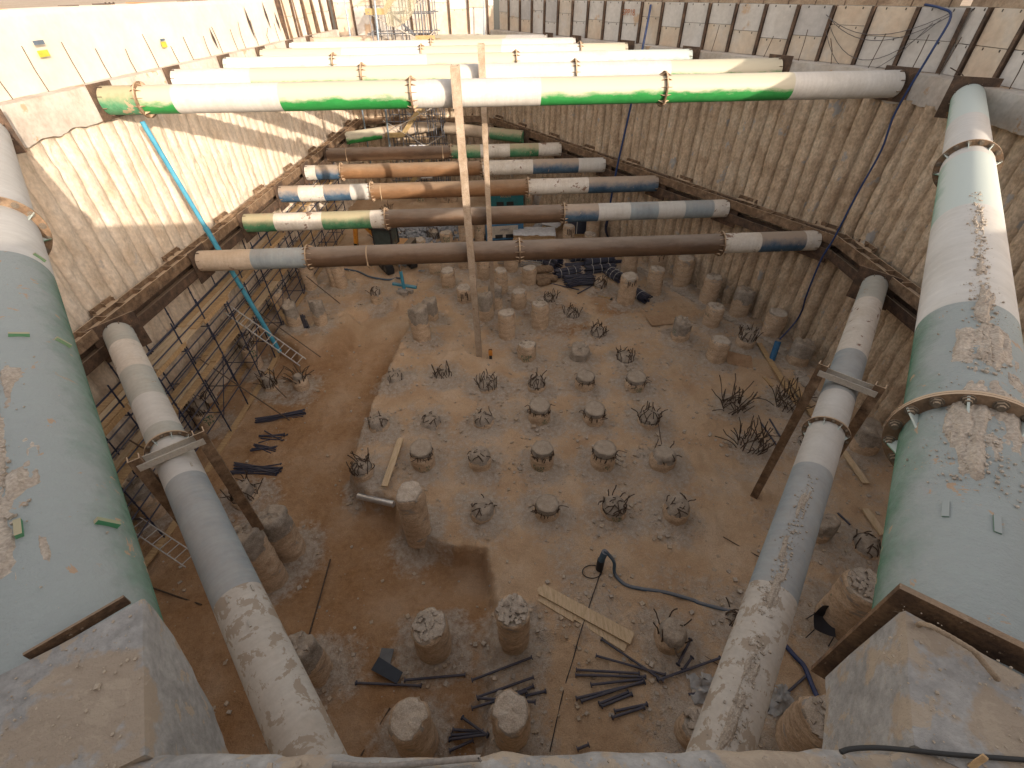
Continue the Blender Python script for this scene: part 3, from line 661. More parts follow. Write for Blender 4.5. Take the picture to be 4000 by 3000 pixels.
def near_cap():
    mb=MB();xs=np.arange(-13,13.2,.035)
    prof=[(-1.25,CAPT-.002),(-.6,CAPT),(-.25,CAPT),(-.06,CAPT),(-.03,CAPT-.01),(0,CAPT-.05),(0,CAPT-.4),(.0,CAPB),(-.3,CAPB)]
    V=[]
    for x in xs:
        for j,(o,z) in enumerate(prof):
            e=.020*fbm(np.array([x*4.]),np.array([2.]),5)[0]+.010*fbm(np.array([x*16.]),np.array([4.]),3)[0] if j>=3 else 0
            zz=z+(.012*fbm(np.array([x*5.]),np.array([o*9.+3]),4)[0] if 0<j<6 else 0)
            V.append((x,.425+o+e,zz))
    k=len(prof);F=[(i*k+j,i*k+j+1,(i+1)*k+j+1,(i+1)*k+j) for i in range(len(xs)-1) for j in range(k-1)]
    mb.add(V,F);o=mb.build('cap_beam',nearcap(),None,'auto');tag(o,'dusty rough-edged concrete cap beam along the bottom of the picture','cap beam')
near_cap()
def haunch(sg,c1,c2,c3,label,dep=.98,tri=0):
    """triangular concrete corner block that carries the big strut: c1 plate end, c2 at cap edge, c3 other plate end"""
    mb=MB();zt=CAPT+.004
    def edge(a,b,k):
        a=np.array(a);b=np.array(b);return [a*(1-t)+b*t for t in np.linspace(0,1,k,endpoint=False)]
    ring=edge(c2,c1,14)+edge(c1,c3,14)+edge(c3,(c3[0]+sg*.3,.2),4)+edge((c3[0]+sg*.3,.2),(c2[0],.2),4)
    k=len(ring);ce=np.mean(ring,0);V=[];lv=[(zt,1.,0),(zt-.03,1.012,.3),(zt-.3*dep,1.015,.5),(zt-.62*dep,1.015,1),(zt-dep,1.0,3)]
    for (z,sc,nz) in lv:
        for i,p in enumerate(ring):
            w=nz*.012*fbm(np.array([i*1.7+z*3]),np.array([sg*4.]),3)[0]
            q=ce+(p-ce)*(sc+w);sdx=np.clip(np.hypot(*(p-np.array(c1)))/np.hypot(*(np.array(c2)-np.array(c1))),0,1)**.6 if tri else 1.
            V.append((q[0],q[1],zt-(zt-z)*(.1+.9*sdx if tri else 1.)+(.03*fbm(np.array([i*.9]),np.array([z*3]),3)[0]*nz*.4)+(.015*fbm(p[0:1]*6,p[1:2]*6,3)[0] if z==zt else 0)))
    F=[]
    for r_ in range(len(lv)-1):
        for i in range(k):F.append((r_*k+i,r_*k+(i+1)%k,(r_+1)*k+(i+1)%k,(r_+1)*k+i) )
    if sg<0:F=[f[::-1] for f in F]
    # gridded top
    pv=0
    for q in(.7,.4,.15):
        s0=len(V)
        for i,p in enumerate(ring):
            b=ce+(p-ce)*q;V.append((b[0],b[1],zt+.014*fbm(b[0:1]*7,b[1:2]*7,4)[0]))
        for i in range(k):F.append((pv+i,pv+(i+1)%k,s0+(i+1)%k,s0+i))
        pv=s0
    F.append(tuple(pv+i for i in range(k)))
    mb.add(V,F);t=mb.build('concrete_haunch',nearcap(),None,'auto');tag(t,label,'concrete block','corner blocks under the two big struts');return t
_g=lambda n,x,y:tuple(G(c(n,x,y),CAPT)[:2])
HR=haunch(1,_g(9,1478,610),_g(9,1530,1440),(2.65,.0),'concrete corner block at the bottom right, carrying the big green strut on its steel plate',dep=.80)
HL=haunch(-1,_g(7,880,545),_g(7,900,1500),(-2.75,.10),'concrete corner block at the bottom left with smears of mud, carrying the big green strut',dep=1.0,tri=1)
# ------------------------------------------------------------------ walls above the cap
def panel_wall(p0,p1,nrm,zb,zt,bay,label,rows=2,seed=0,post_top=None,first=0.):
    p0=np.array(p0,float);p1=np.array(p1,float);L=np.linalg.norm(p1-p0);d=(p1-p0)/L;nr=np.array(nrm,float)
    t=thing('panel_wall',(p0[0],p0[1],zb),label,'retaining wall');rs=np.random.default_rng(seed)
    n=int(L/bay)+1;d3=np.append(d,0);n3=np.append(nr,0);R=np.array([d3,n3,(0,0,1)]).T
    for i in range(n):
        u=first+i*bay
        if u>L:break
        if u<0:u=0.;bw=first+bay
        else:bw=bay
        p=np.append(p0+d*u,0)+n3*.05
        mb=MB();mb.hbeam(p+[0,0,zb-.25],p+[0,0,(post_top or zt)+.0],.11,.22,.02,n3);part(mb,'steel_post',rustd(),t)
        w=min(bw,L-u)
        if w<.2:continue
        hs=np.linspace(zb,zt,rows+1);md=.12*rs.normal()*(rows>1)
        for r in range(rows):
            z0=hs[r]+(md if 0<r else 0);z1=hs[r+1]+(md if r+1<rows else 0)
            mb=MB();cc=np.append(p0+d*(u+w/2),(z0+z1)/2)+n3*(.0+.012*rs.random())
            mb.box(cc,(w-.13,.12,z1-z0-.02),R)
            e=z1-.055
            for k in(-.22,.22):mb.box(np.append(p0+d*(u+w/2+k*w),e)+n3*.066,(.035,.02,.06),R,1)
            part(mb,'concrete_panel',[panelm[int(rs.choice(3,p=[.45,.12,.43]))](),plain('panel_notch_dark',(.06,.05,.04))],t,False)
    return t
def onwall0(q,off):
    v=ray(*q);t_=(rpt(20,off)@RN)/(v[:2]@RN);return CAM+v*t_
_p0=rpt(KY-.35,-.62);_u=float((onwall0(c(3,1490,245),-.62)[:2]-_p0)@RD)
PR=panel_wall(_p0,rpt(FARY-.4,-.62),RN,CAPT-.12,11.42,1.29,'grey concrete panel wall with rusty steel posts above the slanting right cap beam',seed=4,first=_u%1.29-1.29)
panel_wall((KX+.62,1.5),(KX+.62,KY+.35),(-1,0),CAPT-.12,11.45,1.32,'short panel wall with rusty steel posts above the near right cap beam',seed=9,first=.2)
def ppanel_text():
    V,Fc=text_mesh('LSPP18',.34);p=np.append(rpt(28.4,-.52),10.9);d3=np.append(-RD,0)
    mb=MB();mb.add([p+d3*v[0]+np.array([0,0,v[1]]) for v in V],Fc);part(mb,'spray_lettering',plain('orange_spray_paint',(.45,.16,.06),.8),PR,False)
ppanel_text()
panel_wall((xl(FARY,-.4),FARY+.25),(float(rpt(FARY,-.5)[0]),FARY+.25),(0,-1),9.6,12.6,1.25,'tall sunlit panel wall with rusty posts across the far end',rows=2,seed=13,first=.2)
def left_upper():
    """smooth sprayed wall above left cap: long slab with slight vertical folds, slits and thin bars"""
    U=np.arange(0,30.5,.15);Zs=np.linspace(CAPT-.02,11.68,12);V=[]
    for u in U:
        y=8.3+u-7
        for z in Zs:
            o=-.42-.13*(z-CAPT)/1.7+.035*fbm(np.array([u*.9]),np.array([z*.4]),3)[0]+.012*fbm(np.array([u*5]),np.array([z*1.5]),3)[0]
            V.append((xl(y,o),y,z))
        V.append((xl(y,-1.3),y,11.69))
    k=len(Zs)+1;F=[(i*k+j,(i+1)*k+j,(i+1)*k+j+1,i*k+j+1) for i in range(len(U)-1) for j in range(k-1)]
    t=thing('sprayed_wall',(xl(1.3),1.3,CAPT),'smooth pale sprayed concrete wall above the left cap beam, top left','retaining wall')
    mb=MB();mb.add(V,F);part(mb,'sprayed_face',surf('sprayed_concrete',[(.52,.46,.38),(.57,.51,.43),(.60,.55,.48)],.6,.95,.3,.02,6,fine=.06),t,True)
    rs=np.random.default_rng(5)
    for i in range(16):
        y=12.5+i*1.15+rs.random()*.5;x=xl(y,-.36);l=.5+.5*rs.random()
        mb=MB();mb.tube([(x,y,CAPT-.02),(x-.03,y-.03,CAPT+l*.5),(x-.02+.05*rs.normal(),y+.05*rs.normal(),CAPT+l)],.011,5);part(mb,'starter_bar',rebarm(),t,False)
    for (y,h0,h1,w) in [(27.5,.25,1.5,.08),(29.5,.5,1.65,.06),(30.6,.3,1.2,.05),(24.0,.15,.9,.05)]:
        x=xl(y,-.37);mb=MB();mb.add([(x,y,CAPT+h0),(x-.03,y+w,CAPT+(h0+h1)/2),(x-.1,y+.02,CAPT+h1),(x-.08,y-.06,CAPT+(h0+h1)/2)],[(0,1,2,3)]);part(mb,'slit',plain('slit_dark',(.05,.035,.03)),t,False)
    for (q,w,h,col) in [(c(1,1010,275),.28,.16,(.45,.42,.05)),(c(1,265,330),.35,.14,(.45,.42,.05)),(c(1,235,262),.35,.09,(.10,.13,.17)),(c(1,1000,245),.25,.06,(.10,.13,.17))]:
        v=ray(*q);tt=(xl(0,-.36)-0)/(v[0]-.037*v[1]);p=CAM+v*tt
        mb=MB();mb.box(p+[.02,0,0],(.02,w,h));part(mb,'painted_patch',plain('patch_%d'%int(col[0]*100),col),t,False)
left_upper()
# rusty posts of the far left corner
for i in range(5):
    y=31.5+i*1.45;pl=thing('soldier_post',(xl(y,-.3),y,CAPT),['rusty steel post at the far left corner, nearest of five','rusty steel post at the far left corner, second of five','rusty steel post at the far left corner, middle of five','rusty steel post at the far left corner, fourth of five','rusty steel post at the far left corner, furthest of five'][i],'steel post','steel posts at the far left corner')
    mb=MB();mb.hbeam((xl(y,-.3),y,CAPT-.1),(xl(y,-.42),y,11.75),.12,.2,.02,(1,0,0));part(mb,'steel_section',rustm(),pl)
def lw2():
    t=panel_wall((xl(31,-.42),31.),(xl(FARY,-.42),FARY),NL,CAPT,11.75,1.5,'panel wall with a big diagonal shadow in the far left corner',rows=2,seed=21,first=.1)
lw2()
# near panel wall (shades the near part of the pit), behind the camera
mb=MB();mb.box((0,-1.05,10.55),(30,.22,3.0));tag(mb.build('panel_wall',panelm[0]()),'concrete panel wall behind the near cap beam','retaining wall')
# ------------------------------------------------------------------ street level round the pit
def apron():
    mb=MB();z=GZ
    o=[(-300,-300),(300,-300),(300,300),(-300,300)]
    rng_=[(xl(-1.2,-1.2),-1.2),(KX+.75,-1.2),(KX+.75,KY+.4)]+[tuple(rpt(FARY+.3,-.75))]+[(xl(FARY,-1.2),FARY+.5)]
    i=[(x,y,z) for x,y in rng_];O=[(x,y,z) for x,y in o]
    V=O+i
    F=[(0,1,5,4),(1,2,6,5),(2,7,6),(2,3,8,7),(3,0,4,8)]
    mb.add(V,F);g=mb.build('street_ground',surf('street_dirt',[(.36,.27,.19),(.44,.35,.26),(.50,.42,.33)],.5,.95,.4,.05,6));tag(g,kind='structure')
apron()
# ------------------------------------------------------------------ walers
def waler(p0,p1,nrm,label,bays,seed=0,ends=True):
    """twin H beams lying on their sides; nrm points into the pit"""
    p0=np.array(p0,float);p1=np.array(p1,float);L=np.linalg.norm(p1-p0);d=(p1-p0)/L;nr=np.array(nrm,float);n3=np.append(nr,0);d3=np.append(d,0)
    t=thing('waler_beam',(p0[0],p0[1],LZ-.5),label,'steel waler beam');rs=np.random.default_rng(seed);R=np.array([d3,n3,(0,0,1)]).T
    for z,nm in((LZ+.26,'upper_beam'),(LZ-.30,'lower_beam')):
        mb=MB();mb.hbeam(np.append(p0,z),np.append(p1,z),.34,.42,.03,n3);part(mb,nm,rustm() if z>LZ else rustd(),t)
    n=int(L/.8)
    k=0
    for i in range(n):
        u=(i+.5)*L/n
        for q in ([0,.16] if rs.random()<.35 and n<34 else [0]):
            mb=MB();mb.box(np.append(p0+d*(u+q),LZ+.26+.075),(.02,.36,.19),R);part(mb,'stiffener_plate',rustm(),t,False)
    for i in range(int(L/3.5)+1):
        u=min(L-.6,.8+i*3.5);mb=MB();ce=np.append(p0+d*u,LZ+.50)-n3*.32
        mb.box(ce,(.9,.03,.16),R);mb.box(ce+n3*.10-[0,0,.07],(.9,.2,.02),R)
        for s_ in(-.4,0,.4):mb.box(ce+n3*.05+d3*s_-[0,0,.01],(.02,.12,.14),R)
        part(mb,'packing_bracket',rustm(),t,False)
    return t
WO=.33   # waler centre offset from cap-face line
waler((xl(.9,.30),.9),(xl(FARY-.4,.30),FARY-.4),NL,'dusty rusty twin steel beam along the left wall',0,1)
waler((KX-.33,.9),(KX-.33,KY+.1),(-1,0),'short dark rusty twin steel beam along the near right wall',0,2)
waler(rpt(KY+.1,.33),rpt(FARY-.5,.33),RN,'dark rusty twin steel beam along the slanting right wall',0,3)
waler((xl(FARY,.6),FARY-.4),(float(rpt(FARY)[0])-.6,FARY-.4),(0,-1),'rusty twin steel beam across the far end wall',0,4)
# ------------------------------------------------------------------ struts
bolt_m=lambda:surf('bolt_steel',[(.10,.08,.06),(.2,.16,.12)],9,.6,0,dust=.5)
def axis_t(p0,p1,px):
    """parameter along the tube axis whose projection has photo x (or y if tuple ('y',v))"""
    ts=np.linspace(0,1,2001);best=None
    if isinstance(px,tuple):
        v=[abs(P(p0+(p1-p0)*t+[0,0,px[2] if len(px)>2 else 0])[1]-px[1]) if ((p0+(p1-p0)*t-CAM)@FW)>.1 else 1e9 for t in ts]
    else:v=[abs(P(p0+(p1-p0)*t)[0]-px) for t in ts]
    return float(ts[int(np.argmin(v))])
def strut(name,p0,p1,r,bands,flanges,label,group,plate0=None,plate1=None,big=False,mast=None,saddles=()):
    p0=np.array(p0,float);p1=np.array(p1,float);L=np.linalg.norm(p1-p0);d=(p1-p0)/L
    t=thing(name,p0,label,'steel strut',group);zero=lambda m_:m_.__setattr__('raw',1);sd=np.cross(d,(0,0,1));sd/=np.linalg.norm(sd);u=np.cross(sd,d)
    ts=[0.]+[axis_t(p0,p1,b[0]) if b[0] is not None else 1. for b in bands];n=64 if big else 40
    mats=[];names=[]
    cuts=sorted([(axis_t(p0,p1,f)) for f in flanges])
    # one tube section mesh between flanges, bands as material slots
    secs=[0.]+cuts+[1.]
    for si in range(len(secs)-1):
        a,b_=secs[si],secs[si+1]
        if b_-a<.002:continue
        brk=[a]+[x for x in ts if a+.001<x<b_-.001]+[b_];V=[];F=[];M=[];ms=[];rows=[];UV=[]
        for q in range(len(brk)-1):
            mid=(brk[q]+brk[q+1])/2;bi=min(len(bands)-1,max(0,sum(1 for x in ts[1:] if x<mid)));mn=bands[bi][1]
            if mn not in ms:ms.append(mn)
            kk=max(1,int((brk[q+1]-brk[q])*L/.6))
            for w in range(kk):rows.append((brk[q]+(brk[q+1]-brk[q])*w/kk,ms.index(mn)))
        rows.append((b_,rows[-1][1]))
        for (tt,mi) in rows:
            for j in range(n):
                th=2*math.pi*j/n-math.pi/2;V.append(p0+d*L*tt+(sd*math.cos(th)+u*math.sin(th))*r)
        for i in range(len(rows)-1):
            for j in range(n):F.append((i*n+j,(i+1)*n+j,(i+1)*n+(j+1)%n,i*n+(j+1)%n));M.append(rows[i][1]);ua,ub=rows[i][0]*L,rows[i+1][0]*L;va,vb=j/n*6.283*r,(j+1)/n*6.283*r;UV.append([(ua,va),(ub,va),(ub,vb),(ua,vb)])
        F.append(tuple(range(n)));M.append(0);k0=(len(rows)-1)*n;F.append(tuple(k0+j for j in range(n))[::-1]);M.append(0);UV+=[[(0,0)]*n]*2
        mb=MB();mb.add(V,F,M);mb.uv=UV;part(mb,'tube_section',[paint(x) for x in ms],t)
    R=np.array([d,sd,u]).T
    for f in cuts:
        ce=p0+d*L*f;V=[];F=[];ro=r*1.27;tk=.022
        fl=MB()
        for sx in(-tk,0,tk):
            pass
        N=48
        ringp=[(r*.98,-tk),(ro,-tk),(ro,-.002),(ro*.985,-.002),(ro*.985,.002),(ro,.002),(ro,tk),(r*.98,tk)]
        for (rr,o) in ringp:
            for j in range(N):
                th=2*math.pi*j/N;V.append(ce+d*o+(sd*math.cos(th)+u*math.sin(th))*rr)
        for i in range(len(ringp)-1):
            for j in range(N):F.append((i*N+j,i*N+(j+1)%N,(i+1)*N+(j+1)%N,(i+1)*N+j))
        fl.add(V,F);fo=part(fl,'flange',rustm(),t);
        far=(ce-CAM)@FW>27;ng=8 if(big or far) else 12;po=Vector(WLOC[fo.name])
        def around(me_b,nm,mt,th,side):
            key=(id(me_b),nm)
            if key not in cache:
                o=me_b.build(nm,mt,None,False);cache[key]=o.data;bpy.data.objects.remove(o)
            o=bpy.data.objects.new(nm,cache[key]);COL.objects.link(o);o.parent=fo
            rd=sd*math.cos(th)+u*math.sin(th);x_=d*side;tg=np.cross(rd,x_)
            Mx=Matrix([[x_[0],rd[0],-tg[0]],[x_[1],rd[1],-tg[1]],[x_[2],rd[2],-tg[2]]]).to_4x4();Mx.translation=Vector(ce+d*side*tk)-po;o.matrix_local=Mx
        cache={};gs=MB();q=[np.array(v_,float) for v_ in((0,r*.99,0),(0,ro*.98,0),(.16,r*.99,0))];wv=np.array([0,0,.007])
        gs.add([v_+wv for v_ in q]+[v_-wv for v_ in q],[(0,1,2),(5,4,3),(0,3,4,1),(1,4,5,2),(2,5,3,0)]);zero(gs)
        for side in(-1,1):
            for j in range(ng):around(gs,'gusset_plate',rustm() if not big else paint('palegreen'),2*math.pi*(j+.5)/ng,side)
        if not far and (big or r>0):
            b1=MB();rr=r*1.135
            b1.tube([(0,rr,0),(.022,rr,0)],.034,6);b1.tube([(.022,rr,0),(.045,rr,0)],.022,8);b1.tube([(0,rr,0),(.006,rr,0)],.042,12);zero(b1)
            if big:
                for side in(-1,1):
                    for j in range(16):around(b1,'bolt',bolt_m(),2*math.pi*j/16,side)
    for s_ in saddles:
        ce=p0+d*L*axis_t(p0,p1,s_);mb=MB();pts=[ce+(sd*math.cos(a)+u*math.sin(a))*(r*(1.02 if math.sin(a)>-.5 else 1.25)) for a in np.linspace(0,6.283,25)]
        mb.add([x+d*.025 for x in pts]+[x-d*.025 for x in pts],[(i,i+1,i+26,i+25) for i in range(24)]);part(mb,'lifting_band',plain('band_tan',(.38,.27,.17)),t,False)
    for (pp,pl,sg) in((p0,plate0,1),(p1,plate1,-1)):
        if pl is None:continue
        nr,w,zt,zb=pl;n3=np.append(np.array(nr,float),0);n3/=np.linalg.norm(n3);s3=np.cross((0,0,1),n3);Rp=np.array([n3,s3,(0,0,1)]).T
        mb=MB();ce=pp-n3*.02;ce[2]=pp[2]+(zt+zb)/2;mb.box(ce,(.04,w,zt-zb),Rp);mb.box(ce+[0,0,0]-n3*.05,(.03,w*.8,(zt-zb)*.8),Rp)
        part(mb,'end_plate',rustd(),t,False)
        for j in range(8):
            th=2*math.pi*(j+.5)/8;rd=sd*math.cos(th)+u*math.sin(th);a=pp+n3*.002+rd*r
            g=MB();g.bar(a,a+d*sg*.13,.012,.07,rd);part(g,'gusset_plate',rustd(),t,False)
    return t
yaw=math.radians(2.848);TS=math.tan(yaw);DY=[16.725,20.338,23.985,27.401,30.881]
def hx(a,b,dd):y=(dd+TS*a)/(1-TS*b);return (a+b*y,y)
def cross(i,z,fixl,fixr):
    l=hx(*fixl,DY[i]);r_=hx(*fixr,DY[i]);return (l[0],l[1],z),(r_[0],r_[1],z)
UB=[
 ([(566,'greenf'),(696,'green'),(1104,'white'),(1611,'green'),(2110,'white'),(3078,'green'),(None,'white')],[566,1611,2589]),
 ([(994,'white'),(1798,'green'),(2609,'white'),(None,'green')],[1421,2244]),
 ([(1310,'palegreen'),(1671,'white'),(2016,'green'),(2368,'white'),(None,'palegreen')],[1310,2016]),
 ([(1342,'green'),(1649,'white'),(1958,'green'),(2263,'white'),(None,'green')],[1649,2263]),
 ([(1415,'palegreen'),(1687,'white'),(1961,'green'),(None,'white')],[1687])]
UL_=['nearest upper cross strut, white and green bands, spanning the whole pit','second upper cross strut, partly hidden behind the first green and white one','third upper cross strut with pale green left end','fourth upper cross strut with a flange left of the second king post','furthest full upper cross strut, thin green and white']
for i in range(5):
    a,b=cross(i,UZ,(-12.53,.037),(23.133,-.627));a=(a[0]+.06,a[1],a[2]);b=(b[0]-.06,b[1],b[2])
    strut('steel_strut',a,b,.375,UB[i][0],UB[i][1],UL_[i],'upper cross struts',(NL,.95,.46,-.46),(RN,.95,.46,-.46))
LB=[
 ([(994,'tan'),(1209,'grey'),(2812,'brown'),(2958,'whitef'),(3128,'blue'),(None,'whitef')],[1209,2028,2812],[1440]),
 ([(1082,'greenf'),(1266,'whitef'),(1453,'greenf'),(1510,'whitef'),(2200,'brown'),(2333,'blue'),(2456,'white'),(2564,'grey'),(2666,'white'),(2777,'grey'),(None,'whitef')],[1510,2200],[]),
 ([(1174,'blue'),(1272,'whitef'),(1374,'blue'),(1453,'white'),(2061,'orange'),(2295,'whitef'),(None,'blue')],[1453,2061],[1492]),
 ([(1240,'whitef'),(1336,'blue'),(1883,'orange'),(2080,'whitef'),(2257,'blue'),(None,'white')],[1336,1883],[]),
 ([(1763,'brown'),(1877,'greenf'),(1991,'whitef'),(2102,'greenf'),(None,'whitef')],[1763],[1357,1731])]
LL_=['nearest lower cross strut, dark brown with a blue and white right end','second lower cross strut, green at the left, blue and white at the right','third lower cross strut, brown middle and long blue right end','fourth lower cross strut, orange-brown in sunlight with white and blue right part','fifth lower cross strut, brown with green and white right part']
for i in range(5):
    a,b=cross(i,LZ,(-11.93,.037),(22.60,-.627))
    strut('steel_strut',a,b,.37,LB[i][0],LB[i][1],LL_[i],'lower cross struts',(NL,.95,.50,-.68),(RN,1.25,.50,-.68),saddles=LB[i][2])
# diagonals
def pt(q,z):g=G(q,z);return (g[0],g[1],z)
strut('steel_strut',(-11.95,12.0,UZ),(-1.85,.52,UZ),.39,[(('y',560,.39),'white'),(('y',985,.39),'white'),(None,'teal')],[('y',800,.39)],'big strut at the left edge, white far end, worn blue-green near end','big corner struts',((.75,-.66),1.0,.48,-.48),None,True)
strut('steel_strut',(12.55,15.0-.25,UZ),(1.90,.56,UZ),.35,[(('y',437,.35),'palegreen'),(('y',590,.35),'white'),(('y',795,.35),'palegreen'),(('y',1185,.35),'white'),(None,'teal')],[('y',568,.35),('y',1600,.35)],'big strut at the right edge, white far half, worn green near half','big corner struts',((-.60,-.80),1.05,.5,-.5),None,True)
def ddir(a,b,z,sy):return ('y',sy,z)
strut('steel_strut',(-11.36,11.42,LZ),(-2.0,.80,LZ),.37,[(('y',1335,.3),'greyg'),(('y',1435,.3),'whitef'),(('y',1545,.3),'greyg'),(('y',1660,.3),'white'),(('y',1725,.3),'greyg'),(('y',1860,.3),'white'),(('y',2310,.3),'grey'),(None,'cream')],[('y',1729,.2)],'lower left corner strut with grey-blue and white bands and a flaking cream near end','lower corner struts',((.83,-.55),1.25,.46,-.66),None,True)
strut('steel_strut',(11.89,13.72,LZ),(2.0,.72,LZ),.36,[(('y',1165,.3),'greyg'),(('y',1370,.3),'whitef'),(('y',1500,.3),'grey'),(('y',1530,.3),'grey'),(('y',1820,.3),'white'),(('y',2295,.3),'grey'),(None,'cream')],[('y',1669,.2)],'lower right corner strut with grey and white bands and a muddy cream near end','lower corner struts',((-.8,-.6),1.25,.46,-.66),None,True)
a=G((1346,541),LZ);b=G((1620,490),LZ);bb=a+(b-a)*1.4
strut('steel_strut',a,(bb[0],min(bb[1],FARY-.7),LZ),.37,[(1485,'green'),(None,'tan')],[],'far left lower corner strut with a sunlit bright green end','far corner struts',(NL,.95,.5,-.6),None)
a=G((2046,535),LZ);b=G((1744,500),LZ)
strut('steel_strut',a,(b[0],min(b[1],FARY-.7),LZ),.37,[(1921,'greenf'),(None,'tan')],[],'far right lower corner strut, dusty white with a worn green end','far corner struts',(RN,1.1,.5,-.6),None)
strut('steel_strut',(rpt(33.2,.05)[0],33.2,UZ),(-5.4,FARY-.45,9.25),.375,[(1985,'white'),(None,'green')],[],'far right upper corner strut, short green tube beyond the cross struts','far corner struts',(RN,.95,.46,-.46),((0,-1),.95,.46,-.46))
strut('steel_strut',(xl(33.2,.05),33.2,UZ),(-8.6,FARY-.45,9.25),.375,[(None,'tan')],[],'far left upper corner strut, dusty tan tube beside the stair scaffold','far corner struts',(NL,.95,.46,-.46),None)
# ------------------------------------------------------------------ king posts
def kpost(x,y,zt,label,w=.235,cap=True,lean=(0,0),z0=-.3):
    t=thing('king_post',(x,y,z0),label,'steel post','steel king posts')
    mb=MB();mb.hbeam((x,y,z0),(x+lean[0],y+lean[1],zt),.25,w,.025,(1,0,0));
    mb.bar((x,y-.12,z0),(x+lean[0],y-.12,zt-.1),w-.01,.02,(0,1,0));part(mb,'column',postm(),t,False)
    if cap:
        mb=MB();mb.box((x+lean[0],y-.02+lean[1],zt-.55),(w+.03,.28,1.05));part(mb,'splice_box',postm(),t,False)
    for zz in np.arange(1.5,zt-1,2.1):
        mb=MB();mb.box((x+lean[0]*zz/zt,y-.135,zz),(w+.012,.022,.35));part(mb,'splice_plate',postm(),t,False)
    return t
g=G(c(5,905,770),0);kx,ky=float(g[0]),float(g[1])
ys=DY[0]+TS*kx-.39-.14
kpost(kx,ys,10.32,'near king post, tall dusty steel column standing in front of the nearest struts',lean=(-.14,0))
y2=DY[1]-.62;g=G((1913,600),LZ);
kpost(float(G((1922,1000),2.)[0])*.0-.86,y2,10.55,'second king post, dusty column just behind and right of the near one',lean=(-.05,0),w=.20)
kpost(-2.35,DY[3]-.58,LZ+.65,'short king post seen under the fourth lower strut',w=.21)
# ------------------------------------------------------------------ hung frames over the lower corner struts
def frame(e0,e1,zc,label,zb=(None,None)):
    a=np.array(G(e0,zc));b=np.array(G(e1,zc));t=thing('strut_frame',(a[0],a[1],gh(a[0],a[1])),label,'steel frame','steel frames straddling the lower corner struts')
    d=(b-a)/np.linalg.norm(b-a);n3=np.cross(d,(0,0,1))
    mb=MB();mb.chan(a-d*.14,b+d*.14,.24,.15,.02,(0,0,1));part(mb,'crossbeam',surf('frame_pale_steel',[(.40,.36,.31),(.50,.46,.40),(.42,.33,.24)],4,.8,.2,.01,15,fine=.15),t,False)
    for p,z_ in zip((a,b),zb):
        q=p+(p-(a+b)/2)/np.linalg.norm(p-(a+b)/2)*.12
        mb=MB();mb.chan((q[0],q[1],gh(q[0],q[1])-.2 if z_ is None else z_),(q[0],q[1],zc+.22),.21,.18,.02,-n3);part(mb,'post',rustm(),t,False)
frame(c(4,900,1430),c(4,1210,1300),4.9,'rusty channel frame straddling the lower left corner strut by its flange',zb=(1.2,PILES[find('long pale stub')][3]+PILES[find('long pale stub')][2]-.3))
frame(c(6,990,880),c(6,1265,985),4.9,'rusty channel frame straddling the lower right corner strut')
# ------------------------------------------------------------------ long scaffold on the left
def scaffold():
    xo,xi=-10.62,-11.8;ys_=np.arange(5.0,30.6,1.5)
    t=thing('tube_scaffold',(-11.2,5,-.4),'long blue-black tube scaffold with two plank decks along the foot of the left wall','scaffold');rs=np.random.default_rng(2)
    for i,y in enumerate(ys_):
        for x,w in((xo,0),(xi,1)):
            zb=gh(x,y);zt=[4.0,3.75][w]+.25*rs.random()-(.9 if rs.random()<.15 else 0)
            mb=MB();mb.tube([(x,y,zb),(x,y,zt)],.023,6)
            for z in np.arange(zb+.3,zt-.1,.5):mb.tube([(x,y,z-.03),(x,y,z+.03)],.033,6)
            mb.box((x,y,zb+.02),(.16,.16,.02));part(mb,'standard',bluem(),t,False)
    lv=[.25,1.62,3.0]
    for z in lv:
        for x in(xo,xi):
            for a in range(0,len(ys_)-1,3):
                b=min(a+3,len(ys_)-1);mb=MB();mb.tube([(x+.02,ys_[a]-.05,z),(x+.02,ys_[b]+.05,z)],.023,6)
                if x==xo:mb.tube([(x-.03,ys_[a]-.05,z+.5),(x-.03,ys_[b]+.05,z+.5)],.023,6);mb.tube([(x-.03,ys_[a]-.05,z+.9),(x-.03,ys_[b]+.05,z+.9)],.02,6)
                part(mb,'ledger',bluem(),t,False)
        for y in ys_:
            mb=MB();mb.tube([(xo,y+.04,z-.02),(xi,y+.04,z-.02)],.019,6);part(mb,'transom',bluem(),t,False)
    for z in(1.62,3.0):
        for a in range(0,len(ys_)-1,2):
            y0,y1=ys_[a]-.2,ys_[min(a+2,len(ys_)-1)]+.25
            for k in range(3):
                x=-11.42+k*.235+.02*rs.normal()+(-.05 if z>2 else .12);dz=.0+.04*(a//2%2)
                mb=MB();mb.box((x,(y0+y1)/2+.12*rs.normal(),z+.055+dz),(.225,y1-y0+.15*rs.random(),.04));part(mb,'deck_plank',woodm() if rs.random()<.6 else woodx(),t,False)
    for a in range(0,len(ys_)-1):
        y0,y1=ys_[a],ys_[min(a+1,len(ys_)-1)]
        if a%2==0:
            mb=MB();mb.box((xo+.02,(y0+y1)/2,3.0+.24),(.035,1.75,.15));part(mb,'toe_board',woodm(),t,False)
        if a%2==1:
            mb=MB();mb.tube([(xo+.05,y0,.1),(xo+.05,y1,1.9)],.018,6);part(mb,'brace',bluem(),t,False)
    for a in range(0,len(ys_)-2,2):
        for x in(xo,xi):
            y0,y1=ys_[a]-.5,ys_[a+2]+.2;z=gh(x,(y0+y1)/2)
            mb=MB();mb.bar((x,y0,gh(x,y0)+.02),(x,y1,gh(x,y1)+.02),.22,.045);part(mb,'sole_board',woodm(),t,False)
scaffold()
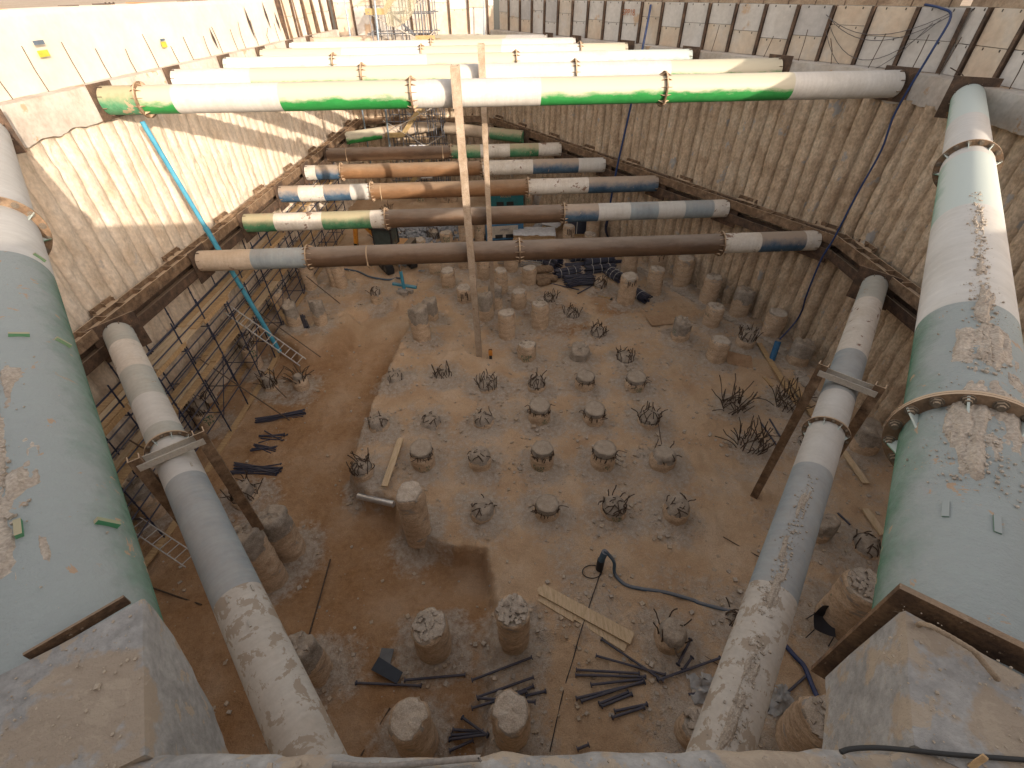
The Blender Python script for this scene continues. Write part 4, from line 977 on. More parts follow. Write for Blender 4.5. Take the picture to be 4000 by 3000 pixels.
def rod(q0,q1,r,label,z0=0.,z1=0.,m=None,name='steel_rod',cat='rod',group=None,up0=False):
    a=GG(q0) if z0 is None else G(q0,z0);b=GG(q1) if z1 is None else G(q1,z1)
    if z0 is None:a=a+[0,0,r]
    if z1 is None:b=b+[0,0,r]
    mb=MB();mb.tube([a,(a+b)/2+[0,0,-.02],b],r,6);o=mb.build(name,m or rebarm(),None,False);tag(o,label,cat,group);return o
brownrod=surf('rod_brown',[(.09,.06,.04),(.16,.11,.08)],9,.8,0)
rod(c(4,1235,795),c(4,1790,1175),.025,'long brown prop rod from the scaffold down to a bundle of blue tubes',1.9,None,brownrod)
rod(c(4,1520,450),c(4,1980,785),.025,'long brown prop rod passing the blue pipe, down to the dirt',1.9,None,brownrod)
rod(c(4,1820,225),c(4,2100,455),.025,'brown prop rod behind the two stubs of the left mound',1.2,None,brownrod)
rod(c(4,1690,955),c(4,1768,1035),.02,'short dark rod leaning on the stub with upright rebar',.5,None,brownrod)
rod(c(4,800,1295),c(4,935,1370),.025,'brown rod under the lower left strut near its flange',2.6,1.6,brownrod)
rod(c(7,2040,295),c(7,1910,760),.022,'straight dark rod lying on the brown dirt left of centre',None,None)
rod(c(7,930,465),c(7,1245,575),.022,'dark rod on the shaded dirt beside the big left strut',None,None)
rod(c(7,360,1210) if False else c(8,355,1210),c(8,175,1505),.02,'thin dark rod on the dirt at the lower left of the pit',None,None)
rod(c(9,355,155),c(9,590,285),.015,'thin black rod on the pale dirt left of the lower right strut',None,None)
rod(c(5,2010,1195),c(5,2030,1320),.014,'thin black bar between two stubs at the right end of the plateau',.2,.7)
rod(c(6,120,808),c(6,335,945) if False else c(9,330,950),.012,'thin black wire on the dirt near the crossed tubes',None,None) if False else rod(c(9,120,808),c(9,335,950),.012,'thin black wire on the dirt near the crossed tubes',None,None)
# ladders
def ladder(q0,q1,z0,z1,w,label,m,up=(0,0,1)):
    a=G(q0,z0);b=G(q1,z1);L=np.linalg.norm(b-a);d=(b-a)/L;sd=np.cross(d,up);sd/=np.linalg.norm(sd)
    t=thing('ladder',tuple(a),label,'ladder')
    for s_ in(-1,1):mb=MB();mb.bar(a+sd*s_*w/2,b+sd*s_*w/2,.025,.05);part(mb,'side_rail',m,t,False)
    n=int(L/.28)
    for i in range(n):
        p=a+d*(i+.5)*L/n;mb=MB();mb.tube([p-sd*w/2,p+sd*w/2],.014,5);part(mb,'rung',m,t,False)
alu=plain('ladder_aluminium',(.55,.53,.50),.5,.3)
ladder(c(4,1405,488),c(4,1870,815),2.6,.9,.34,'aluminium ladder leaning from the scaffold onto the stub with the ribbed core',alu,(.2,-.6,.8))
ladder(c(7,825,65),c(7,1185,305),.25,.0,.38,'aluminium ladder lying in the dark corner beside the big left strut',alu)
ladder(c(11,560,40),c(11,525,150),1.6,.1,.4,'ladder standing against a stub near the right wall, behind the second dark strut',alu,(0,-1,0))
# ------------------------------------------------------------------ blue pipes and hoses
pipeb=lambda:surf('pvc_blue',[(.05,.24,.36),(.07,.31,.45),(.10,.35,.48)],2,.45,0,dust=.25,fine=.08)
hoseb=lambda:surf('hose_blue',[(.05,.10,.16),(.08,.14,.21)],6,.6,0,dust=.25,fine=.15)
hosed=lambda:surf('hose_dark_blue',[(.012,.03,.10),(.02,.05,.15)],6,.5,0,dust=.1)
t=thing('blue_pipe',(-10.26,16.9,-.2),'tall sky-blue pipe rising past the left waler to the first upper strut','plastic pipe')
pa=G(c(4,1727,748),-.2);pb=np.array([-11.45,16.6,8.9]);g2=G(c(1,1060,960),7.2)
mb=MB();mid=pa+(pb-pa)*.62;mb.tube([pa,mid],.09,14);part(mb,'lower_length',pipeb(),t)
mb=MB();mb.tube([mid,pb],.075,14);part(mb,'upper_length',pipeb(),t)
mb=MB();mb.tube([mid-(pb-pa)*.012,mid+(pb-pa)*.004],.1,14);part(mb,'socket_joint',pipeb(),t)
def hose(pts,r,label,m,name='hose',cat='hose',n=8,sub=6):
    pts=[np.array(p,float) for p in pts];out=[]
    for i in range(len(pts)-1):
        p0=pts[max(i-1,0)];p1=pts[i];p2=pts[i+1];p3=pts[min(i+2,len(pts)-1)]
        for j in range(sub):
            s_=j/sub;out.append(.5*((2*p1)+(-p0+p2)*s_+(2*p0-5*p1+4*p2-p3)*s_*s_+(-p0+3*p1-3*p2+p3)*s_**3))
    out.append(pts[-1]);mb=MB();mb.tube(out,r,n);o=mb.build(name,m,None,True);return tag(o,label,cat)
t=thing('submersible_pump',GG(c(8,1645,355)),'small dark pump in a short pipe standing on the dirt in front of the plateau','pump')
g=GG(c(8,1645,350));mb=MB();mb.tube([g,g+[0,0,.45]],.10,14);part(mb,'pump_body',plain('pump_black',(.02,.02,.025),.6),t)
mb=MB();mb.tube([g+[0,0,.42],g+[.05,0,.85]],.085,14);part(mb,'sleeve',hoseb(),t)
hp=[c(8,1740,385),c(8,1800,450),c(8,1900,478),c(8,2050,500),c(8,2212,545),c(9,220,570),c(9,420,622)]
hose([g+[.05,0,.9],g+[.3,-.1,.55]]+[GG(q)+[0,0,.04] for q in hp],.045,'blue hose running from the small pump across the dirt to the lower right strut',hoseb())
hose([g+[.02,-.1,.02]]+[GG(c(8,*q))+[0,0,.015] for q in((1580,590),(1530,740),(1480,920),(1420,1120),(1340,1480))],.012,'thin black cable running from the pump towards the camera under the planks',plain('cable_black',(.02,.02,.02)),'cable','cable',5)
hose([GG(c(8,1650,330))+[0,0,.015]]+[GG(c(8,1600+60*math.cos(a),370+40*math.sin(a)))+[0,0,.015] for a in np.linspace(0,10,14)],.012,'loose coil of thin wire beside the small pump',plain('cable_black',(.02,.02,.02)),'wire_coil','wire',5)
hose([G(c(9,*q),0)+[0,0,.06] for q in((722,815),(795,900),(850,960),(900,1080),(950,1200),(962,1300),(965,1460))],.055,'thick blue hose curving between two stubs at the bottom right',hosed())
# T pipes
t=thing('pipe_stand',GG(c(10,840,1000)),'upright sky-blue pipe stub with a hose end in it, propped by grey bricks','plastic pipe')
g=GG(c(10,842,1000));mb=MB();mb.tube([g,g+[-.05,.1,1.0]],.085,14);part(mb,'pipe_length',pipeb(),t)
mb=MB();mb.tube([g+[-.05,.1,1.0],g+[-.06,.1,1.35]],[.06,.03],8);part(mb,'hose_coupling',rustm(),t)
a=GG(c(10,712,948))+[0,0,.09];b=GG(c(10,985,990))+[0,0,.09];mb=MB();mb.tube([a,b],.09,14);o=mb.build('blue_pipe',pipeb(),None,'auto');tag(o,'sky-blue pipe lying behind the upright blue pipe stub','plastic pipe')
a=GG(c(10,775,1005))+[0,0,.06];b=GG(c(10,880,1025))+[0,0,.06];mb=MB();mb.tube([a,b],.07,10);o=mb.build('grey_pipe',plain('pipe_grey',(.25,.25,.25)),None,'auto');tag(o,'short grey pipe lying on the bricks','plastic pipe')
for q,an,l in((((800,1045)),.5,'left'),(((845,1060)),-.1,'middle'),(((910,1035)),-.6,'right')):
    g=GG(c(10,*q));ca,sa=math.cos(an),math.sin(an);mb=MB();mb.box(g+[0,0,.09],(.36,.18,.17),[[ca,-sa,0],[sa,ca,0],[0,0,1]]);o=mb.build('brick',surf('brick_grey',[(.30,.26,.22),(.40,.35,.30)],6,.9,0));tag(o,l+' one of the three grey bricks under the upright blue pipe','brick','bricks under the blue pipe')
hose([GG(c(10,*q))+[0,0,.05] for q in((-250,700),(-100,715),(95,758),(300,795),(420,850),(560,880),(680,890),(760,870))]+[g for g in [GG(c(10,842,1000))+[-.15,.4,.5],GG(c(10,842,1000))+[-.06,.1,1.33]]],.05,'grey-blue hose looping over the dirt from the scaffold to the upright blue pipe',hoseb())
hose([GG(c(10,*q))+[0,0,.02] for q in((530,700),(640,755),(720,800),(755,860))],.012,'thin black wire on the dirt by the digger track',plain('cable_black',(.02,.02,.02)),'wire','wire',5)
# hanging hose at right wall
tp=G(c(3,1760,100),11.2);base=GG(c(6,655,800))
b2=G(c(6,705,672),.9);w0=rpt(20.2,.9)
def onwall(q,off):
    v=ray(*q);pp=rpt(20,off);t_=((pp-0)@RN)/(v[:2]@RN);return CAM+v*t_
def onwallN(q,X):
    v=ray(*q);return CAM+v*(X/v[0])
hpts=[onwall(c(3,1600,28),-.62),onwall(c(3,1700,50),-.45),onwall(c(3,1760,105),-.35),onwall(c(3,1640,320),.15),onwall(c(3,1420,690),.35),onwall(c(3,1330,930),.6),onwall(c(3,1180,1200),.9),onwall(c(3,1040,1470),1.2),onwall(c(6,960,180),1.3),onwall(c(6,870,400),1.35)]
hose(hpts+[G(c(6,840,500),1.8),G(c(6,790,580),1.2),G(c(6,705,672),.85)],.032,'dark blue hose hanging from street level down the right wall to the floor',hosed())
t=thing('pipe_stand',base,'short blue pipe stub at the lower end of the hanging hose, by the right wall','plastic pipe')
mb=MB();mb.tube([base,G(c(6,695,685),.8)],.12,14);part(mb,'pipe_length',surf('pvc_deep_blue',[(.03,.13,.28),(.04,.17,.34)],3,.5,0,dust=.2),t)
hose([onwall(c(2,2120,30),-.5),onwall(c(2,2105,120),-.3),onwall(c(2,2060,345),.2),onwall(c(2,2000,640),.5),onwall(c(2,1915,1020),1.0),onwall(c(2,1880,1200),1.2),onwall(c(2,1848,1400),1.4)],.05,'thin blue hose hanging down the right wall behind the second and third struts',hosed())
hose([G(c(11,1310,290),2.4),G(c(11,1290,380),1.6),G(c(11,1300,450),.7),G(c(11,1330,500),.15)],.07,'thick blue hose loop behind the nearest dark strut, by the pale board',hosed())
# thin blue vertical pipes far left
for (q0,q1,y,l) in((c(2,230,0),c(2,272,262),36.4,'left'),(c(2,415,0),c(2,440,245),35.2,'right')):
    a=CAM+ray(*q0)*(y/ray(*q0)[1]);b=CAM+ray(*q1)*(y/ray(*q1)[1]);a=b+(a-b)*1.0;e=b+(b-a)*3.6
    mb=MB();mb.tube([a,b,e],.055,8);o=mb.build('blue_pipe',surf('pvc_faded',[(.22,.30,.38),(.30,.38,.45)],3,.6,0,dust=.3),None,True);tag(o,l+' one of two faded blue drain pipes hanging down by the stair scaffold','plastic pipe','faded drain pipes by the stair scaffold')
mb=MB();p=onwallN if 0 else None
a=CAM+ray(*c(2,1088,0))*(38.2/ray(*c(2,1088,0))[1]);b=CAM+ray(*c(2,1092,250))*(38.2/ray(*c(2,1092,250))[1]);mb.tube([a,b],.04,8);tag(mb.build('blue_pipe',surf('pvc_faded',[(.22,.30,.38),(.30,.38,.45)],3,.6,0,dust=.3)),'thin blue pipe on the sunlit far panel wall','plastic pipe')
# ------------------------------------------------------------------ tube bundles
def bundle(q0,q1,rad,n,label,bands=3,rt=.026,flat=1.,dz=0.,spread=.0,zz=None,group='bundles of dark blue scaffold tubes'):
    a=GG(q0);b=GG(q1);a[2]+=rad*flat+dz;b[2]+=rad*flat+dz;L=np.linalg.norm(b-a);d=(b-a)/L;sd=np.cross(d,(0,0,1));sd/=np.linalg.norm(sd)
    t=thing('tube_bundle',tuple((a+b)/2-[0,0,rad*flat]),label,'tube bundle',group);rs=np.random.default_rng(int(q0[0]));mb=MB()
    for i in range(n):
        while 1:
            x,y=rs.uniform(-1,1,2)
            if x*x+y*y<1:break
        if i<n*.6:k=math.hypot(x,y)+1e-6;x,y=x/k*.97,y/k*.97
        s0=rs.normal()*.05;sp=1+spread*rs.normal()*.3;sk=rs.normal()*spread*.15
        o0=sd*(x*rad*(1+spread*.3)+sk)+np.array([0,0,y*rad*flat]);o1=sd*(x*rad-sk)+np.array([0,0,y*rad*flat]);mb.tube([a+d*s0+o0,b+d*s0+o1],rt,6)
        if rs.random()<.4:mb.tube([b+d*s0+o1-d*.03,b+d*s0+o1],rt*1.7,6)
    part(mb,'tubes',bluem(),t,False)
    for k in range(bands):
        ce=a+(b-a)*((k+.7)/(bands+.4));ring=[ce+sd*math.cos(h)*(rad+.035)+np.array([0,0,math.sin(h)*(rad*flat+.035)]) for h in np.linspace(0,6.283,17)]
        m2=MB();m2.tube(ring,.014,4);part(m2,'strap',plain('strap_pale',(.55,.53,.5)),t,False)
bundle(c(11,545,735),c(11,775,830),.38,70,'large tied bundle of dark blue tubes, furthest left, end face towards the camera',3,flat=.75)
bundle(c(11,735,925),c(11,1000,880),.28,46,'tied bundle of dark blue tubes just right of the burlap sacks',3,flat=.75)
bundle(c(11,850,1000),c(11,1150,975),.36,60,'wide untied fan of dark blue tubes left of the brown rebar stub',0,flat=.6,spread=1.)
bundle(c(11,1060,810),c(11,1350,775),.26,44,'upper of two stacked tied tube bundles behind the brown rebar stub',3,flat=.8,dz=.12)
bundle(c(11,1075,880),c(11,1380,850),.26,40,'lower of two stacked tied tube bundles behind the brown rebar stub',3,flat=.8)
bundle(c(11,1310,890),c(11,1450,980),.30,50,'long tied tube bundle left of the slotted tall stub',3,flat=.8)
bundle(c(11,1600,1120),c(11,1730,1200),.28,46,'tied tube bundle right of the slotted tall stub, ends towards the camera',1,flat=.75)
bundle(c(11,895,750),c(11,1035,735),.30,40,'tied tube bundle standing under the dark strut',2)
bundle(c(11,450,745),c(11,520,745),.2,22,'short tube bundle at the left end of the large one',1)
def standstack():
    g=GG(c(11,1020,470));t=thing('tube_stack',tuple(g),'upright strapped block of dark blue tubes between two stubs near the right wall','tube bundle');mb=MB();rs=np.random.default_rng(3)
    for i in range(24):
        for j in range(3):
            z=g[2]+.15+i*.075;mb.tube([(g[0]-.85+.03*rs.normal(),g[1]+j*.08,z),(g[0]+.85+.03*rs.normal(),g[1]+j*.08,z)],.034,6)
    part(mb,'tubes',bluem(),t,False)
    for x in(-.3,.3):
        m2=MB();m2.bar((g[0]+x,g[1]-.045,g[2]+.1),(g[0]+x,g[1]-.045,g[2]+2.),.04,.01,(0,1,0));part(m2,'strap',plain('strap_pale',(.55,.53,.5)),t,False)
    m2=MB();m2.box((g[0],g[1],g[2]+.06),(1.7,.4,.1));part(m2,'pallet',woodm(),t,False)
standstack()
for (q0,q1,n,l) in((c(4,1585,1190),c(4,1880,1135),12,'long sheaf of dark blue tubes at the end of the brown prop rod'),(c(4,1600,1280),c(4,1745,1285),6,'small sheaf of dark blue tubes, upper of two short ones on the left dirt'),(c(4,1567,1335),c(4,1700,1350),7,'small sheaf of dark blue tubes, lower of two short ones on the left dirt'),(c(4,1438,1480),c(4,1725,1490),18,'wide sheaf of dark blue tubes nearest the lower left strut')):
    bundle(q0,q1,.11 if n<10 else .17,n,l,0,flat=.35,spread=.6,rt=.024,group='sheaves of blue tubes on the left dirt')
bundle(c(4,1865,535),c(4,1895,610),.12,7,'small dark tube bundle standing on the left mound between two stubs',0,flat=.5,group='sheaves of blue tubes on the left dirt')
bundle(c(10,1650,460),c(10,1790,400),.15,14,'untidy pile of blue tubes between the two king posts',0,flat=.6,spread=1.,group='sheaves of blue tubes on the left dirt')
# rusty rebar and lattice girders
bundle(c(11,850,800),c(11,1475,760),.12,20,'long bundle of brown rebar lying behind the blue tube bundles',0,flat=.6,rt=.022,group='long steel bundles')
def lattice(q0,q1,label,k=3):
    a=GG(q0)+[0,0,.1];b=GG(q1)+[0,0,.1];d=b-a;sd=np.cross(d,(0,0,1));sd/=np.linalg.norm(sd);mb=MB()
    for z in range(k):
        for s_ in(-.16,.16):mb.tube([a+sd*s_+[0,0,z*.12],b+sd*s_+[0,0,z*.12]],.022,6)
        n=22
        for i in range(n):p=a+d*(i+.5)/n+[0,0,z*.12];mb.tube([p-sd*.16,p+sd*.16],.014,5)
    tag(mb.build('lattice_girder',plain('galvanised',(.40,.37,.33),.6,.2),None,False),label,'lattice girder','grey lattice girders')
lattice(c(11,130,770),c(11,590,835),'stack of grey lattice girders lying behind the stubs under the nearest dark strut')
# loose tubes in the foreground
TB=[(1655,790,2040,1050,'long tube crossing the fan, pointing at the twisted-wire stub'),(1620,895,2050,1015,'uppermost long tube of the fan, crossing the one from the planks'),(2000,1045,2390,905,'long tube right of the fan, rising to the lower right strut'),
(1500,980,1890,1005,'upper of two almost level tubes right of centre'),(1495,1012,1930,1022,'lower of two almost level tubes right of centre'),(1590,1072,1910,1035,'tube under the two level ones'),(1500,1155,1925,1055,'long rising tube below the level ones'),(1530,1175,1920,1050,'lowest long rising tube of the fan'),
(1640,1190,1825,1115,'short tube, upper of the middle pair'),(1655,1205,1845,1130,'short tube, lower of the middle pair'),(1735,1235,1940,1190,'short tube, upper of the lowest pair'),(1720,1275,1920,1210,'short tube, lower of the lowest pair'),
(1505,1470,1580,1440,'short dark tube lying by the near cap beam'),(860,1055,1230,915,'tube rising to the rubble-heaped stub'),(445,1045,820,1010,'tube lying right of the dark board'),(145,1060,550,1080,'tube lying below the dark board'),
(890,1160,1240,1035,'upper left tube of the fan'),(1000,1180,1240,1080,'second tube of the left fan'),(900,1165,1250,1190,'level tube behind the large tan stub'),(860,1225,1200,1120,'lowest tube of the left fan'),(1190,1140,1315,1110,'short tube right of the large tan stub'),
(720,1410,960,1380,'level tube of the small heap between two big stubs'),(740,1350,930,1360,'upper tube of the small heap between two big stubs'),(730,1385,930,1370,'middle tube of the small heap between two big stubs'),(800,1275,960,1390,'slanting tube over the small heap'),(720,1480,870,1415,'lowest tube of the small heap'),(2120,960,2200,800,'dark angle iron leaning by the twisted-wire stub'),(2155,985,2212,905,'short tube beside the dark angle iron')]
for i,(a,b,x,y,l) in enumerate(TB):
    A=GG(c(8,a,b))+[0,0,.035+.01*(i%3)];B=GG(c(8,x,y))+[0,0,.035+.02*(i%2)];lf=max(0,max(float(ground_h(np.array([A[0]+(B[0]-A[0])*u]),np.array([A[1]+(B[1]-A[1])*u]))[0])+.05-(A[2]+(B[2]-A[2])*u) for u in(0,.15,.3,.5,.7,.85,1)));A=A+[0,0,lf];B=B+[0,0,lf];d=(B-A)/np.linalg.norm(B-A);mb=MB();mb.tube([A,B],.028,8)
    for e,s_ in((A,1),(B,-1)):mb.tube([e,e+d*s_*.02],.055,8)
    tag(mb.build('scaffold_tube',bluem(),None,False),'dark blue '+l if 'dark' not in l else l,'tube','loose dark blue tubes on the foreground dirt')
for (n,a,b,x,y,l) in((9,600,1250,878,1003,'dark blue tube leaning over the blue hose at the bottom right'),(9,140,1128,262,1108,'short blue tube by the plastic sheet'),(6,640,1168,720,1305,'upper of two blue tubes left of the lower right strut frame'),(6,585,1190,695,1350,'lower of two blue tubes left of the lower right strut frame'),(9,1060,10,1135,85,'blue tube beside the pale stub behind the lower right strut'),(11,680,990,1000,1065,'loose blue tube in front of the tube fan'),(11,985,1105,1145,1020,'loose blue tube pointing at the brown rebar stub')):
    A=GG(c(n,a,b))+[0,0,.035];B=GG(c(n,x,y))+[0,0,.05];mb=MB();mb.tube([A,B],.028,8);tag(mb.build('scaffold_tube',bluem(),None,False),l,'tube','loose dark blue tubes on the right')
for k in range(6):
    A=GG(c(9,1155+k*22,690-k*20))+[0,0,.04];B=A+[.25,.35,0];mb=MB();mb.tube([A,B],.03,8);tag(mb.build('scaffold_tube',bluem(),None,False),'one of the short dark tubes in a row behind the big rubble-topped stub','tube','short tubes behind the rubble-topped stub')
# ------------------------------------------------------------------ planks, boards
def plank(q0,q1,w,label,z0=None,z1=None,th=.045,m=None,lift=0.):
    A=(GG(q0)+[0,0,th/2+lift]) if z0 is None else G(q0,z0);B=(GG(q1)+[0,0,th/2+lift]) if z1 is None else G(q1,z1)
    mb=MB();mb.bar(A,B,w,th);tag(mb.build('plank',m or woodx(),None,False),label,'plank')
plank(c(8,1262,485),c(8,1810,835),.26,'lowest of the pale planks stacked on the foreground dirt')
plank(c(8,1285,485),c(8,1845,790),.30,'upper wide pale plank of the foreground stack',lift=.05)
plank(c(8,1250,500),c(8,1500,650),.3,'short middle plank of the foreground stack',lift=.0,th=.04)
plank(c(5,425,1305),c(5,325,1600),.2,'pale plank leaning up the scarp beside the six-stub row',None,None,lift=.15)
plank(c(6,572,712),c(6,830,1125),.2,'long plank slanting down past the dark rebar cage',None,None,m=woodm(),lift=.1)
plank(c(6,765,930),c(6,915,1175),.22,'second plank beside the dark rebar cage',None,None,m=woodm(),lift=.1)
plank(c(6,605,905),c(6,660,965),.15,'short board end left of the dark rebar cage',m=woodm())
plank(c(6,1090,1370),c(6,1230,1570),.2,'upper plank on the dirt right of the lower right strut',lift=.05)
plank(c(9,1225,-10),c(9,1335,150),.22,'lower plank on the dirt right of the lower right strut',lift=.05)
plank(c(4,1615,330),c(4,1785,590),.16,'plank leaning from the scaffold onto the left mound',1.6,.1,m=woodm())
plank(c(6,1075,705),c(6,965,850),.3,'brown board leaning at the foot of the right wall',1.0,.0,m=plym())
def sheet(name,qs,label,cat,m,th=.02,dz=.04,zs=None):
    V=[(GG(q)+[0,0,dz]) if zs is None else G(q,zs[i]) for i,q in enumerate(qs)];n=len(V);V2=[v-[0,0,th] for v in V]
    mb=MB();mb.add(V+V2,[tuple(range(n)),tuple(range(2*n-1,n-1,-1))]+[(i,i+n,(i+1)%n+n,(i+1)%n) for i in range(n)]);return tag(mb.build(name,m,None,False),label,cat)
sheet('plywood_sheet',[c(11,1720,1360),c(11,2050,1322),c(11,2040,1428),c(11,1790,1450)],'brown plywood sheet lying by the leaning grey-headed stub','board',plym())
sheet('plywood_sheet',[c(6,378,742),c(6,530,778),c(6,538,850),c(6,378,820)],'brown plywood sheet between two stubs near the right wall','board',plym(),zs=(.5,.5,.05,.05))
sheet('dark_board',[c(8,290,905),c(8,437,1000),c(8,400,1072),c(8,243,985)],'black film-faced board lying on the brown dirt','board',plain('film_black',(.02,.025,.035),.35),dz=.12)
sheet('dark_board',[c(8,305,847),c(8,382,852),c(8,355,955),c(8,290,905)],'grey board under the black one','board',plain('board_grey',(.13,.13,.13)),dz=.08)
sheet('pale_board',[c(11,1300,375),c(11,1342,380),c(11,1335,505),c(11,1290,500)],'pale board standing against the ribbed stub by the blue hose','board',plain('board_pale',(.45,.41,.37)),zs=(1.5,1.5,.1,.1))
sheet('board_scrap',[c(4,1915,590),c(4,1955,548),c(4,1975,560),c(4,1970,595)],'pale board scrap between the stubs on the left mound','board',woodx())
# silver pipe
A=GG(D(776,1076))+[0,0,.12];B=GG(D(852,1094))+[0,0,.12];mb=MB();mb.tube([A,B],.10,20);tag(mb.build('silver_duct',plain('silver_duct',(.55,.56,.58),.3,.7),None,'auto'),'silver duct pipe lying at the foot of the leaning plank','duct')
# orange tool
g=GG(c(5,975,790));t=thing('breaker_tool',tuple(g),'small orange power tool standing by the foot of the near king post','tool');mb=MB();mb.box(g+[0,0,.30],(.16,.13,.22));part(mb,'housing',plain('tool_orange',(.65,.25,.04)),t,False)
mb=MB();mb.box(g+[0,0,.10],(.12,.10,.2));part(mb,'base',plain('tool_black',(.03,.03,.03)),t,False);mb=MB();mb.tube([g+[-.06,0,.4],g+[-.06,0,.47],g+[.06,0,.47],g+[.06,0,.4]],.015,5);part(mb,'handle',plain('tool_black',(.03,.03,.03)),t,False)
# shovel
A=GG(c(11,1205,1122));B=GG(c(11,1340,1158));t=thing('shovel',tuple(A),'shovel with a yellow handle lying on the brown patch left of the slotted stub','shovel')
mb=MB();mb.tube([A+[0,0,.03],B+[0,0,.04]],.018,6);part(mb,'handle',plain('shovel_wood',(.5,.32,.1)),t,False);d=(B-A)/np.linalg.norm(B-A);mb=MB();mb.bar(B+[0,0,.03],B+d*.28+[0,0,.02],.22,.015);part(mb,'blade',plain('tool_black',(.03,.03,.03)),t,False)
# sacks
def sacks():
    i=0
    for q,l in(((570,905),'upper left'),((640,895),'upper right'),((600,950),'middle left'),((690,955),'lower right'),((615,1000),'lowest'),((560,970),'leftmost')):
        g=GG(c(11,*q));mb=MB();N=10;V=[];F=[];rs=np.random.default_rng(i);an=rs.random()*.8-.4
        for a in range(9):
            u=-1+2*a/8;rr=(1-abs(u)**3.5)**.5*(1+.2*rs.random())*.21+.02
            for b in range(N):th=6.283*b/N;x,y=u*.42,rr*math.cos(th);V.append((g[0]+x*math.cos(an)-y*math.sin(an),g[1]+x*math.sin(an)+y*math.cos(an),g[2]+.15+(.2 if 'upper' in l else 0)+rr*.75*math.sin(th)))
        for a in range(8):
            for b in range(N):F.append((a*N+b,a*N+(b+1)%N,(a+1)*N+(b+1)%N,(a+1)*N+b))
        F+=[tuple(range(N))[::-1],tuple(8*N+b for b in range(N))];mb.add(V,F);tag(mb.build('burlap_sack',surf('burlap',[(.16,.10,.06),(.24,.16,.10),(.32,.22,.14)],7,.95,.3,.02,30),None,True),l+' sack of the pile of brown burlap sacks','sack','brown burlap sacks');i+=1
sacks()
